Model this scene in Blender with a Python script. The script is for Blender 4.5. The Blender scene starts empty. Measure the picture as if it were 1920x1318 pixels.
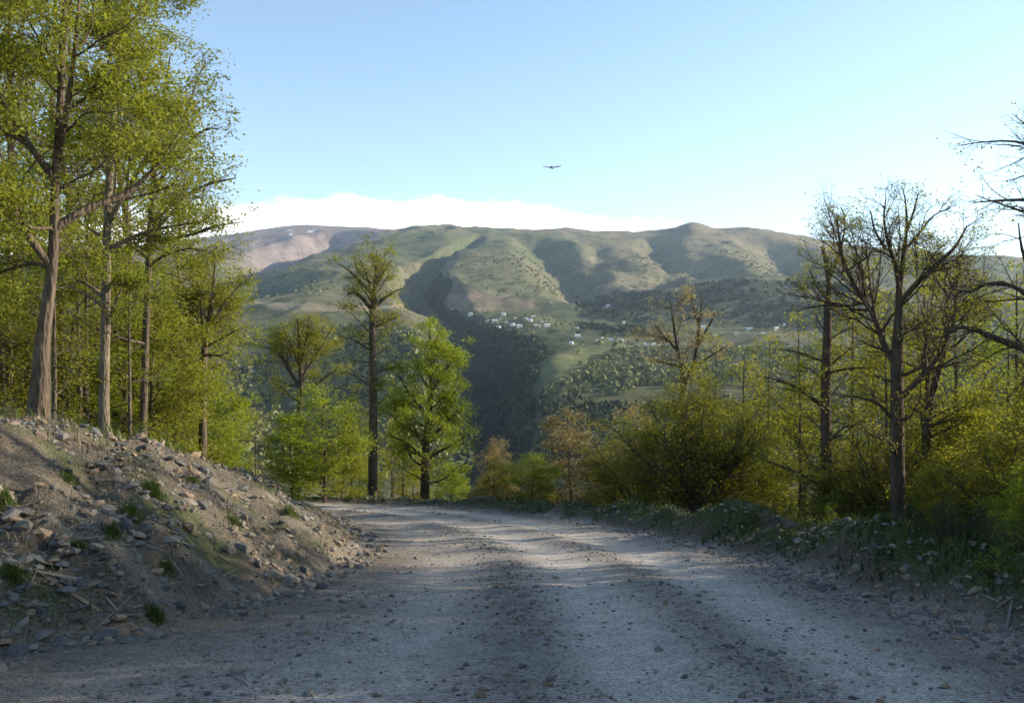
import bpy, math, random
import numpy as np

random.seed(7)
RNG = np.random.default_rng(7)
SC = bpy.context.scene
COL = SC.collection

# ------------------------------------------------------------------ camera, sky, sun, exposure
EYE = 1.6
F = 1663.0            # focal length in photograph pixels (1920 wide)
CX, CY = 960.0, 659.0
cam = bpy.data.cameras.new('camera')
cam.sensor_width = 36.0
cam.lens = 36.0 * F / 1920.0
cam.clip_start = 0.1
cam.clip_end = 40000.0
camo = bpy.data.objects.new('camera', cam)
camo.location = (0, 0, EYE)
camo.rotation_euler = (math.radians(90), 0, 0)
COL.objects.link(camo)
SC.camera = camo

SUN_AZ = math.radians(76)      # clockwise from the view direction (+Y)
SUN_EL = math.radians(18.5)
world = bpy.data.worlds.new('World')
SC.world = world
world.use_nodes = True
wt = world.node_tree
wt.nodes.clear()


def N(tree, kind, **kw):
    n = tree.nodes.new(kind)
    for k, v in kw.items():
        if k in n.inputs:
            n.inputs[k].default_value = v
        else:
            setattr(n, k, v)
    return n


def mth(tree, op, a, b=None, clamp=False):
    n = tree.nodes.new('ShaderNodeMath')
    n.operation = op
    n.use_clamp = clamp
    for i, v in enumerate((a, b)):
        if v is None:
            continue
        if isinstance(v, (int, float)):
            n.inputs[i].default_value = v
        else:
            tree.links.new(v, n.inputs[i])
    return n.outputs[0]


wout = N(wt, 'ShaderNodeOutputWorld')
wbg = N(wt, 'ShaderNodeBackground', Strength=0.15)
sky = N(wt, 'ShaderNodeTexSky', sky_type='NISHITA')
sky.sun_disc = False
sky.sun_elevation = SUN_EL
sky.sun_rotation = SUN_AZ
sky.altitude = 1200
sky.air_density = 1.0
sky.dust_density = 0.35
sky.ozone_density = 1.2
# a low bank of white cloud that lies along the horizon all the way round, broken by noise
geo = N(wt, 'ShaderNodeTexCoord')
sep = N(wt, 'ShaderNodeSeparateXYZ')
wt.links.new(geo.outputs['Generated'], sep.inputs[0])
mapn = N(wt, 'ShaderNodeMapping')
mapn.inputs['Scale'].default_value = (1, 1, 3.0)
mapn.inputs['Location'].default_value = (3.1, 0.4, 0)
wt.links.new(geo.outputs['Generated'], mapn.inputs[0])
cn = N(wt, 'ShaderNodeTexNoise', Scale=2.2, Detail=1.0)
wt.links.new(mapn.outputs[0], cn.inputs['Vector'])
cn2 = N(wt, 'ShaderNodeTexNoise', Scale=16.0, Detail=7.0, Roughness=0.6)
wt.links.new(mapn.outputs[0], cn2.inputs['Vector'])
azi = mth(wt, 'ARCTAN2', sep.outputs[0], sep.outputs[1])          # azimuth round from +Y
wav = mth(wt, 'MULTIPLY', mth(wt, 'COSINE', mth(wt, 'ADD', mth(wt, 'MULTIPLY', azi, 3.0), 0.42)), 0.070)
top = mth(wt, 'ADD', 0.103, wav)
top = mth(wt, 'ADD', top, mth(wt, 'MULTIPLY', mth(wt, 'SUBTRACT', cn2.outputs[0], 0.5), 0.05))
top = mth(wt, 'ADD', top, mth(wt, 'MULTIPLY', mth(wt, 'SUBTRACT', cn.outputs[0], 0.5), 0.012))
cm = mth(wt, 'MULTIPLY', mth(wt, 'SUBTRACT', top, sep.outputs[2]), 42.0, clamp=True)
cm = mth(wt, 'MULTIPLY', cm, mth(wt, 'GREATER_THAN', sep.outputs[2], -0.02))
cmix = N(wt, 'ShaderNodeMix', data_type='RGBA')
wt.links.new(mth(wt, 'MULTIPLY', cm, mth(wt, 'ADD', 0.45, mth(wt, 'MULTIPLY', cn2.outputs[0], 0.8), clamp=True)), cmix.inputs[0])
tint = N(wt, 'ShaderNodeMix', data_type='RGBA', blend_type='MULTIPLY')
tint.inputs[0].default_value = 1.0
tint.inputs[7].default_value = (1.02, 1.0, 0.95, 1)      # white balance of the sky light
wt.links.new(sky.outputs[0], tint.inputs[6])
wt.links.new(tint.outputs[2], cmix.inputs[6])
cmix.inputs[7].default_value = (9.3, 9.2, 9.0, 1)
wt.links.new(cmix.outputs[2], wbg.inputs[0])
wt.links.new(wbg.outputs[0], wout.inputs[0])

sun = bpy.data.lights.new('sun', 'SUN')
sun.energy = 5.0
sun.angle = math.radians(0.53)
sun.color = (1.0, 0.89, 0.72)
suno = bpy.data.objects.new('sun', sun)
suno.rotation_euler = (math.pi / 2 - SUN_EL, 0, math.pi - SUN_AZ)
suno.location = (300, 80, 150)
COL.objects.link(suno)
vs = SC.view_settings
vs.view_transform = 'Standard'
vs.look = 'None'
vs.gamma = 1.0
vs.exposure = 1.06
vs.use_curve_mapping = False
cy = SC.cycles
cy.use_denoising = True
cy.max_bounces = 6
cy.diffuse_bounces = 3
cy.glossy_bounces = 2
cy.transmission_bounces = 4
cy.transparent_max_bounces = 6
cy.volume_bounces = 0
cy.sample_clamp_indirect = 4.0
cy.filter_width = 1.6


# ------------------------------------------------------------------ small maths
def sstep(a, b, x):
    t = np.clip((x - a) / (b - a), 0, 1)
    return t * t * (3 - 2 * t)


def _hash(ix, iy, seed):
    h = (ix.astype(np.int64) * 374761393 + iy.astype(np.int64) * 668265263 + seed * 1442695041) & 0xFFFFFFFF
    h = ((h ^ (h >> 13)) * 1274126177) & 0xFFFFFFFF
    h = h ^ (h >> 16)
    return (h & 0xFFFF) / 65535.0


def vnoise(x, y, seed=0):
    ix = np.floor(x)
    iy = np.floor(y)
    fx = x - ix
    fy = y - iy
    ux = fx * fx * fx * (fx * (fx * 6 - 15) + 10)
    uy = fy * fy * fy * (fy * (fy * 6 - 15) + 10)
    a = _hash(ix, iy, seed)
    b = _hash(ix + 1, iy, seed)
    c = _hash(ix, iy + 1, seed)
    d = _hash(ix + 1, iy + 1, seed)
    return (a * (1 - ux) + b * ux) * (1 - uy) + (c * (1 - ux) + d * ux) * uy


def fbm(x, y, octv=4, seed=0, gain=0.5):
    s = 0
    a = 1.0
    n = 0
    for o in range(octv):
        s = s + a * (vnoise(x * 2 ** o + 17.3 * o, y * 2 ** o - 9.1 * o, seed + o) - 0.5)
        n += a
        a *= gain
    return s / n * 2


def ridged(x, y, octv=4, seed=0):
    s = 0
    a = 1.0
    n = 0
    for o in range(octv):
        s = s + a * (1 - np.abs(2 * vnoise(x * 2 ** o + 5.3 * o, y * 2 ** o + 3.7 * o, seed + o) - 1))
        n += a
        a *= 0.5
    return s / n


def polydist(x, y, pts):
    """signed distance to a polyline (+ on its left) and the arc position of the nearest point"""
    pts = np.asarray(pts, float)
    best = np.full(x.shape, 1e9)
    sign = np.ones(x.shape)
    arc = np.zeros(x.shape)
    s0 = 0.0
    for i in range(len(pts) - 1):
        ax, ay = pts[i]
        dx, dy = pts[i + 1] - pts[i]
        ln = math.hypot(dx, dy)
        t = ((x - ax) * dx + (y - ay) * dy) / (ln * ln)
        tc = np.clip(t, 0, 1)
        qx = x - ax - tc * dx
        qy = y - ay - tc * dy
        d = np.hypot(qx, qy)
        m = d < best - 1e-9
        cr = dx * (y - ay) - dy * (x - ax)
        best = np.where(m, d, best)
        sign = np.where(m, np.sign(cr), sign)
        arc = np.where(m, s0 + tc * ln, arc)
        s0 += ln
    return best * sign, arc


def smooth_poly(pts, n=12):
    p = np.asarray(pts, float)
    p = np.vstack([2 * p[0] - p[1], p, 2 * p[-1] - p[-2]])
    out = []
    for i in range(1, len(p) - 2):
        for t in np.linspace(0, 1, n, endpoint=False):
            a, b, c, d = p[i - 1], p[i], p[i + 1], p[i + 2]
            out.append(0.5 * (2 * b + (c - a) * t + (2 * a - 5 * b + 4 * c - d) * t * t + (3 * b - a - 3 * c + d) * t ** 3))
    out.append(p[-2])
    return np.array(out)


# ------------------------------------------------------------------ lie of the land
LEFT = smooth_poly([(-4.9, -14), (-4.9, 2), (-4.35, 7.5), (-3.5, 9), (-2.95, 12), (-2.8, 15.5), (-3.2, 19), (-4.4, 23), (-5.7, 27.5), (-7.6, 31.7), (-11, 34), (-18, 35.6), (-32, 36.5), (-70, 37)], 4)
RIGHT = smooth_poly([(4.3, -14), (4.4, 4), (4.4, 8), (4.35, 11), (4.1, 15.7), (3.1, 21.5), (0.9, 28.6), (-2.2, 34.2), (-6.5, 38.2), (-12, 41), (-20, 42.6), (-34, 43.5), (-70, 44)], 4)


def road_z(y):
    return -0.13 * y + 0.09 * np.maximum(y - 41, 0) * (y < 400)


def near_terms(x, y):
    dl, _ = polydist(x, y, LEFT)
    dr, _ = polydist(x, y, RIGHT)
    dr = -dr
    return dl, dr


def H_near(x, y, detail=True, terms=None):
    dl, dr = terms if terms else near_terms(x, y)
    z = road_z(y)
    # cut bank on the inside of the bend
    hc = np.interp(y, [-14, 4, 9, 12, 15, 19, 24, 28, 31, 35, 40], [2.6, 2.6, 2.5, 2.3, 1.95, 1.6, 1.02, 0.55, 0.2, 0.0, 0.0])
    w = np.interp(y, [-14, 8, 12, 19, 24, 31], [4.4, 4.2, 4.0, 3.2, 2.6, 1.8])
    t = np.clip(dl / w, 0, 1)
    prof = t ** 0.9 * (1 - 0.14 * sstep(0.6, 1.0, t)) / 0.86
    left = hc * prof + 0.05 * np.maximum(dl - w, 0) * sstep(38, 30, y) - 0.03 * np.maximum(dl - w - 10, 0)
    z = z + np.where(dl > 0, left, 0)
    # shoulder, low berm and the fall of the hillside on the outside
    bh = np.interp(y, [-14, 5, 9, 14, 22, 30, 40], [0.5, 0.5, 0.6, 0.62, 0.55, 0.36, 0.2])
    u = dr
    n1 = 0.62 + 1.0 * (fbm(x * 0.8, y * 0.8, 3, 41) + 0.15)
    berm = bh * n1 * sstep(0.15, 1.0, u) * (1 - 0.65 * sstep(1.4, 3.2, u))
    fall = 0.42 * np.logaddexp(0, (u - np.interp(y, [10, 30, 40], [8.5, 6.5, 4.0])) * 0.8) / 0.8
    z = z + np.where(dr > 0, berm - fall, 0)
    if detail:
        onbank = sstep(0.0, 0.6, dl)
        onberm = sstep(0.1, 0.8, dr)
        rough = np.maximum(onbank * sstep(9, 4.5, dl), onberm * sstep(5, 2.2, dr))
        z = z + rough * (0.17 * fbm(x * 0.9, y * 0.9, 4, 3) + 0.07 * fbm(x * 2.4, y * 2.4, 2, 9))
        u_ = x * 0.80 + y * 0.6          # beds of slate dip across the cut
        v_ = -x * 0.6 + y * 0.80
        beds = ridged(u_ * 2.6 + 0.4 * fbm(x * 2, y * 2, 2, 17), v_ * 0.8, 1, 15) - 0.5
        z = z + onbank * sstep(4.6, 3.4, dl) * 0.2 * beds * (0.6 + 0.8 * vnoise(x * 0.6, y * 0.6, 19))
        z = z + np.maximum(onbank, onberm) * 0.12 * fbm(x * 0.35, y * 0.35, 3, 5)
        onroad = (1 - onbank) * (1 - onberm)
        q = -dr       # metres in from the outer edge
        ruts = -0.03 * np.exp(-((q - 3.35) / 0.42) ** 2) - 0.03 * np.exp(-((q - 1.65) / 0.42) ** 2) + 0.025 * np.exp(-((q - 4.25) / 0.35) ** 2) + 0.02 * np.exp(-((q - 2.5) / 0.3) ** 2) - 0.02 * np.exp(-((q - 5.3) / 0.5) ** 2)
        z = z + onroad * (ruts + 0.02 * fbm(x * 0.8, y * 0.5, 3, 11) + 0.012 * fbm(x * 4, y * 4, 2, 13))
    return z


# rows in the photograph at which the land stands, by bearing (photo column) and depth in metres
DD = np.array([60, 110, 200, 380, 620, 900, 1200, 1500, 1800, 2100, 2500, 2900, 3400, 4000, 4700, 5600.])
COLS = np.array([-900, -300, 0, 200, 330, 430, 500, 560, 620, 690, 740, 780, 830, 880, 930, 980, 1030, 1080, 1140, 1200, 1260, 1300, 1350, 1420, 1500, 1580, 1680, 1800, 1920, 2300, 2900.])
ROWS = {
    #        60   110  200  380  620  900  1200 1500 1800 2100 2500 2900 3400 4000 4700 5600
    -900: [780, 740, 700, 660, 640, 610, 600, 590, 580, 570, 560, 550, 540, 530, 520, 515],
    -300: [830, 790, 750, 720, 690, 650, 630, 610, 590, 575, 560, 550, 535, 520, 505, 500],
    0:    [850, 850, 830, 800, 760, 710, 670, 640, 610, 590, 565, 545, 525, 505, 490, 480],
    200:  [880, 900, 880, 840, 790, 740, 690, 650, 615, 590, 560, 540, 520, 500, 480, 468],
    330:  [900, 960, 960, 920, 860, 790, 720, 660, 612, 585, 560, 540, 515, 495, 472, 453],
    430:  [930, 1020, 1060, 1010, 920, 810, 725, 650, 600, 575, 556, 536, 510, 488, 463, 440],
    500:  [940, 1070, 1110, 1050, 950, 830, 725, 640, 590, 570, 545, 518, 498, 480, 458, 430],
    560:  [960, 1110, 1150, 1080, 970, 840, 720, 632, 581, 570, 535, 505, 490, 476, 452, 422],
    620:  [970, 1130, 1170, 1090, 980, 840, 712, 625, 578, 568, 530, 498, 484, 470, 448, 424],
    690:  [980, 1150, 1180, 1100, 985, 835, 700, 615, 577, 566, 528, 494, 474, 456, 440, 431],
    740:  [980, 1150, 1180, 1100, 985, 830, 690, 598, 572, 566, 532, 500, 474, 450, 434, 436],
    780:  [985, 1150, 1180, 1100, 990, 830, 690, 594, 600, 600, 540, 505, 474, 446, 428, 434],
    830:  [985, 1150, 1180, 1105, 995, 840, 702, 612, 660, 600, 540, 500, 470, 440, 423, 432],
    880:  [990, 1150, 1180, 1110, 1000, 860, 745, 690, 650, 592, 540, 500, 468, 444, 428, 436],
    930:  [990, 1150, 1180, 1110, 1000, 865, 770, 690, 636, 596, 542, 500, 468, 446, 430, 438],
    980:  [995, 1150, 1180, 1110, 990, 850, 745, 670, 626, 592, 545, 504, 470, 446, 430, 438],
    1030: [995, 1150, 1180, 1100, 960, 808, 702, 652, 622, 590, 552, 514, 476, 448, 430, 438],
    1080: [1000, 1150, 1170, 1090, 945, 795, 694, 648, 622, 596, 562, 528, 488, 454, 434, 440],
    1140: [1000, 1140, 1160, 1080, 935, 788, 692, 652, 628, 602, 572, 536, 496, 460, 438, 444],
    1200: [1000, 1130, 1150, 1080, 935, 788, 692, 660, 636, 606, 572, 538, 498, 464, 441, 448],
    1260: [1000, 1120, 1140, 1080, 935, 788, 692, 664, 640, 610, 562, 530, 496, 462, 432, 450],
    1300: [1000, 1115, 1135, 1080, 935, 788, 692, 664, 640, 612, 558, 528, 494, 458, 421, 446],
    1350: [1000, 1110, 1130, 1080, 935, 788, 692, 662, 640, 614, 548, 525, 492, 458, 434, 448],
    1420: [1000, 1105, 1120, 1080, 935, 788, 692, 660, 636, 612, 535, 522, 496, 462, 434, 450],
    1500: [1000, 1100, 1110, 1080, 935, 788, 692, 658, 634, 608, 536, 522, 492, 466, 446, 458],
    1580: [1000, 1100, 1100, 1080, 935, 788, 692, 656, 630, 604, 556, 530, 500, 478, 462, 470],
    1680: [1000, 1090, 1090, 1075, 930, 786, 691, 654, 628, 600, 566, 540, 512, 488, 470, 478],
    1800: [1000, 1080, 1080, 1065, 925, 784, 690, 650, 625, 600, 570, 546, 520, 496, 478, 486],
    1920: [1000, 1070, 1060, 1050, 915, 780, 688, 645, 622, 598, 572, 550, 526, 503, 485, 494],
    2300: [990, 1050, 1040, 1000, 880, 765, 684, 645, 625, 605, 585, 565, 545, 528, 515, 520],
    2900: [980, 1020, 1000, 860, 770, 710, 670, 645, 630, 615, 600, 585, 570, 560, 552, 556],
}
ZT = np.array([[EYE + (CY - r) / F * d for r, d in zip(ROWS[int(c)], DD)] for c in COLS])


def cub(p0, p1, p2, p3, t):
    return 0.5 * (2 * p1 + (p2 - p0) * t + (2 * p0 - 5 * p1 + 4 * p2 - p3) * t * t + (3 * p1 - p0 - 3 * p2 + p3) * t ** 3)


def table(px, d):
    ci = np.interp(px, COLS, np.arange(len(COLS)))
    di = np.interp(np.log(d), np.log(DD), np.arange(len(DD)))
    c1 = np.clip(np.floor(ci).astype(int), 0, len(COLS) - 2)
    d1 = np.clip(np.floor(di).astype(int), 0, len(DD) - 2)
    tc = ci - c1
    td = di - d1
    rows = []
    for k in (-1, 0, 1, 2):
        cc = np.clip(c1 + k, 0, len(COLS) - 1)
        v = [ZT[cc, np.clip(d1 + j, 0, len(DD) - 1)] for j in (-1, 0, 1, 2)]
        rows.append(cub(*v, td))
    return cub(*rows, tc)


def depth_col(x, y):
    r = np.hypot(x, y)
    az = np.arctan2(x, y)
    azc = np.clip(az, math.atan(-1.05), math.atan(1.05))
    return r * np.cos(azc), CX + F * np.tan(azc), r


# deep cuts in the far side: (photo column, depth) along the floor, half width, depth of cut
GULLIES = [
    ([(950, 700), (910, 1000), (888, 1350), (842, 1750), (803, 2150), (772, 2600), (800, 3000), (850, 3500), (905, 4100)], [42, 58, 92, 138, 130, 125, 75, 70, 50], [66, 74, 78, 92, 112, 104, 50, 44, 24]),
    ([(1125, 2350), (1078, 2800), (1055, 3150), (1030, 3600), (1005, 4150)], [150, 165, 170, 170, 120], [28, 85, 100, 90, 50]),
    ([(1262, 2700), (1243, 3300), (1236, 3900), (1228, 4400)], [70, 90, 110, 100], [18, 36, 54, 42]),
    ([(1420, 2950), (1330, 3250), (1300, 3550)], [140, 170, 150], [45, 75, 45]),
    ([(1140, 3200), (1120, 3600), (1110, 4000)], [80, 100, 90], [20, 34, 20]),
    ([(440, 3000), (470, 3600), (560, 4300), (680, 5000)], [220, 260, 300, 240], [100, 170, 210, 130]),
    ([(440, 2100), (500, 2500), (545, 2850)], [150, 150, 100], [50, 50, 20]),
    ([(810, 4100), (822, 4500), (846, 4800)], [100, 120, 90], [20, 36, 20]),
    ([(1520, 2900), (1480, 3600), (1440, 4300)], [160, 220, 200], [45, 80, 65]),
    ([(640, 900), (655, 1250), (700, 1500)], [90, 90, 60], [18, 24, 10]),
    ([(520, 900), (500, 1250), (480, 1500)], [100, 90, 60], [22, 24, 10]),
]
GUL = []
for path, hw, dp in GULLIES:
    P = smooth_poly([((c - CX) / F * d, d) for c, d in path], 5)
    s = np.concatenate([[0], np.cumsum(np.hypot(*np.diff(P, axis=0).T))])
    k = np.linspace(0, s[-1], len(hw))
    GUL.append((P, s, np.array(hw, float), np.array(dp, float)))


def H_far(x, y, detail=True):
    d, px, r = depth_col(x, y)
    d = np.maximum(d, 20)
    z = table(px, np.minimum(d, 5600))
    z = z - 0.10 * np.maximum(d - 5600, 0)
    amp = np.clip((r - 250) / 1500, 0, 1) * sstep(6200, 4600, r)
    wx, wy = x + 120 * fbm(x / 500, y / 500, 2, 70), y + 120 * fbm(x / 500, y / 500, 2, 71)
    z = z + amp * (40 * (ridged(wx / 620, wy / 620, 5, 21) - 0.55) + 15 * fbm(x / 130, y / 130, 4, 23) + 16 * (ridged(wx / 210, wy / 210, 3, 25) - 0.55) * sstep(1200, 2400, r))
    wob = 30 * fbm(x / 170, y / 170, 3, 31)
    for P, s, hw, dp in GUL:
        dist, arc = polydist(x, y, P)
        dist = dist + wob
        dist = np.where(dist > 0, dist * 1.9, -dist) if P is GUL[0][0] else np.abs(dist)
        ss = np.linspace(0, s[-1], len(hw))
        w_ = np.interp(arc, ss, hw)
        p_ = np.interp(arc, ss, dp)
        end = sstep(0, 120, arc) * sstep(0, 120, s[-1] - arc) if P is not GUL[0][0] else sstep(0, 120, s[-1] - arc)
        t = np.clip(dist / w_, 0, 1)
        z = z - p_ * end * (1 - sstep(0.0, 1.0, t) * 0.55 - 0.45 * t)
    return z


def H(x, y, detail=True):
    x = np.asarray(x, float)
    y = np.asarray(y, float)
    r = np.hypot(x, y)
    k = sstep(48, 120, r)
    zn = H_near(x, y, detail) if np.any(k < 1) else 0
    zf = H_far(x, y, detail) if np.any(k > 0) else 0
    return zn * (1 - k) + zf * k


def unproject(px, py, dmin=3.0, dmax=7000.0, n=700):
    """points of the land seen at photo pixels (arrays); depth nan where the ray meets no land"""
    px = np.atleast_1d(np.asarray(px, float))
    py = np.atleast_1d(np.asarray(py, float))
    ds = np.geomspace(dmin, dmax, n)
    X = (px[:, None] - CX) / F * ds
    Y = np.broadcast_to(ds, X.shape)
    Z = EYE + (CY - py[:, None]) / F * ds
    below = Z < H(X, Y)
    hit = below.argmax(axis=1)
    ok = below.any(axis=1)
    d = ds[hit]
    x = (px - CX) / F * d
    return x, d, H(x, d), ok


# ------------------------------------------------------------------ mesh and object helpers
def mesh_np(name, V, faces, mats=(), attrs=None, smooth=False):
    V = np.asarray(V, np.float32)
    me = bpy.data.meshes.new(name)
    faces = [np.asarray(f, np.int32) for f in faces if len(f)]
    nl = sum(f.size for f in faces)
    nf = sum(len(f) for f in faces)
    me.vertices.add(len(V))
    me.vertices.foreach_set('co', V.ravel())
    me.loops.add(nl)
    me.loops.foreach_set('vertex_index', np.concatenate([f.ravel() for f in faces]))
    me.polygons.add(nf)
    tot = np.concatenate([np.full(len(f), f.shape[1], np.int32) for f in faces])
    st = np.concatenate([[0], np.cumsum(tot)[:-1]]).astype(np.int32)
    me.polygons.foreach_set('loop_start', st)
    me.polygons.foreach_set('use_smooth', np.full(nf, smooth, bool))
    for m in mats:
        me.materials.append(m)
    for k, v in (attrs or {}).items():
        v = np.asarray(v, np.float32)
        if v.ndim == 2:
            a = me.attributes.new(k, 'FLOAT_COLOR', 'POINT')
            a.data.foreach_set('color', np.hstack([v, np.ones((len(v), 1), np.float32)]).ravel() if v.shape[1] == 3 else v.ravel())
        else:
            a = me.attributes.new(k, 'FLOAT', 'POINT')
            a.data.foreach_set('value', v)
    me.update(calc_edges=True)
    me.validate()
    return me


def link(name, me, parent=None, loc=None):
    o = bpy.data.objects.new(name, me)
    COL.objects.link(o)
    if parent is not None:
        o.parent = parent
    if loc is not None:
        o.location = loc
    return o


USED = {}


def tag(o, label=None, cat=None, group=None, kind=None):
    if label:
        o['label'] = label
    if cat:
        o['category'] = cat
    if group:
        o['group'] = group
    if kind:
        o['kind'] = kind
    return o


def empty(name, loc, rz=0.0, sc=1.0):
    o = bpy.data.objects.new(name, None)
    o.empty_display_size = 0.3
    o.location = loc
    o.rotation_euler = (0, 0, rz)
    o.scale = (sc, sc, sc)
    COL.objects.link(o)
    return o


def copy_tree(o, parent=None):
    c = o.copy()
    COL.objects.link(c)
    if parent is not None:
        c.parent = parent
    for ch in list(o.children):
        copy_tree(ch, c)
    return c


# ------------------------------------------------------------------ materials
def new_mat(name):
    m = bpy.data.materials.new(name)
    m.use_nodes = True
    t = m.node_tree
    t.nodes.clear()
    out = N(t, 'ShaderNodeOutputMaterial')
    return m, t, out


def leaf_mat(name, c0, c1, c2, trans=0.52):
    """c0, c1 leaf colours mixed leaf by leaf, c2 what light that passes through a leaf looks like"""
    m, t, out = new_mat(name)
    at = N(t, 'ShaderNodeAttribute', attribute_name='tint')
    oi = N(t, 'ShaderNodeObjectInfo')
    f = mth(t, 'ADD', at.outputs['Fac'], mth(t, 'MULTIPLY', mth(t, 'SUBTRACT', oi.outputs['Random'], 0.5), 0.35), clamp=True)
    mx = N(t, 'ShaderNodeMix', data_type='RGBA')
    t.links.new(f, mx.inputs[0])
    mx.inputs[6].default_value = (*c0, 1)
    mx.inputs[7].default_value = (*c1, 1)
    d = N(t, 'ShaderNodeBsdfPrincipled', Roughness=0.55)
    d.inputs['Specular IOR Level'].default_value = 0.25
    t.links.new(mx.outputs[2], d.inputs['Base Color'])
    tr = N(t, 'ShaderNodeBsdfTranslucent')
    mt = N(t, 'ShaderNodeMix', data_type='RGBA', blend_type='MULTIPLY')
    mt.inputs[0].default_value = 1.0
    t.links.new(mx.outputs[2], mt.inputs[6])
    mt.inputs[7].default_value = (*c2, 1)
    t.links.new(mt.outputs[2], tr.inputs[0])
    ms = N(t, 'ShaderNodeMixShader', Fac=trans)
    t.links.new(d.outputs[0], ms.inputs[1])
    t.links.new(tr.outputs[0], ms.inputs[2])
    t.links.new(ms.outputs[0], out.inputs[0])
    return m


def bark_mat(name, c0, c1, scale=9.0):
    m, t, out = new_mat(name)
    tc = N(t, 'ShaderNodeTexCoord')
    mp = N(t, 'ShaderNodeMapping')
    mp.inputs['Scale'].default_value = (1, 1, 0.22)
    t.links.new(tc.outputs['Object'], mp.inputs[0])
    n1 = N(t, 'ShaderNodeTexNoise', Scale=scale, Detail=6.0, Roughness=0.65)
    t.links.new(mp.outputs[0], n1.inputs['Vector'])
    v1 = N(t, 'ShaderNodeTexVoronoi', Scale=scale * 2.2)
    t.links.new(mp.outputs[0], v1.inputs['Vector'])
    n2 = N(t, 'ShaderNodeTexNoise', Scale=1.3, Detail=4.0)
    t.links.new(tc.outputs['Object'], n2.inputs['Vector'])
    r = N(t, 'ShaderNodeMix', data_type='RGBA')
    f = mth(t, 'MULTIPLY', n1.outputs[0], mth(t, 'ADD', v1.outputs['Distance'], 0.45), clamp=True)
    f = mth(t, 'ADD', f, mth(t, 'MULTIPLY', mth(t, 'SUBTRACT', n2.outputs[0], 0.5), 0.9), clamp=True)
    t.links.new(f, r.inputs[0])
    r.inputs[6].default_value = (*c0, 1)
    r.inputs[7].default_value = (*c1, 1)
    b = N(t, 'ShaderNodeBsdfPrincipled', Roughness=0.95)
    b.inputs['Specular IOR Level'].default_value = 0.1
    t.links.new(r.outputs[2], b.inputs['Base Color'])
    bp = N(t, 'ShaderNodeBump', Strength=0.9, Distance=0.03)
    t.links.new(mth(t, 'ADD', n1.outputs[0], v1.outputs['Distance']), bp.inputs['Height'])
    t.links.new(bp.outputs[0], b.inputs['Normal'])
    t.links.new(b.outputs[0], out.inputs[0])
    return m


M_BARK = bark_mat('oak_bark', (0.03, 0.023, 0.018), (0.19, 0.145, 0.105))
M_BARK_DARK = bark_mat('dark_bark', (0.03, 0.024, 0.018), (0.15, 0.115, 0.085))
M_BARK_PALE = bark_mat('pale_bark', (0.045, 0.036, 0.027), (0.29, 0.235, 0.165))
M_LEAF_OAK = leaf_mat('oak_leaf', (0.13, 0.155, 0.02), (0.31, 0.315, 0.045), (1.25, 1.25, 0.7))
M_LEAF_BRIGHT = leaf_mat('beech_leaf', (0.125, 0.17, 0.018), (0.29, 0.315, 0.034), (1.3, 1.4, 0.6))
M_LEAF_OLIVE = leaf_mat('olive_leaf', (0.140, 0.150, 0.022), (0.31, 0.31, 0.045), (1.3, 1.25, 0.6))
M_LEAF_TAN = leaf_mat('tan_leaf', (0.22, 0.175, 0.075), (0.42, 0.34, 0.16), (1.2, 1.15, 0.7), 0.35)
M_LEAF_DARK = leaf_mat('evergreen_leaf', (0.022, 0.036, 0.014), (0.06, 0.085, 0.03), (1.1, 1.2, 0.6), 0.25)
M_LEAF_SAGE = leaf_mat('sage_leaf', (0.05, 0.07, 0.045), (0.13, 0.15, 0.10), (1.1, 1.1, 0.8), 0.25)
M_GRASS = leaf_mat('grass_blade', (0.045, 0.075, 0.014), (0.12, 0.145, 0.035), (1.2, 1.3, 0.6), 0.35)
M_DRY = leaf_mat('dry_grass', (0.10, 0.08, 0.04), (0.22, 0.18, 0.09), (1.1, 1.1, 0.8), 0.3)


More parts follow.
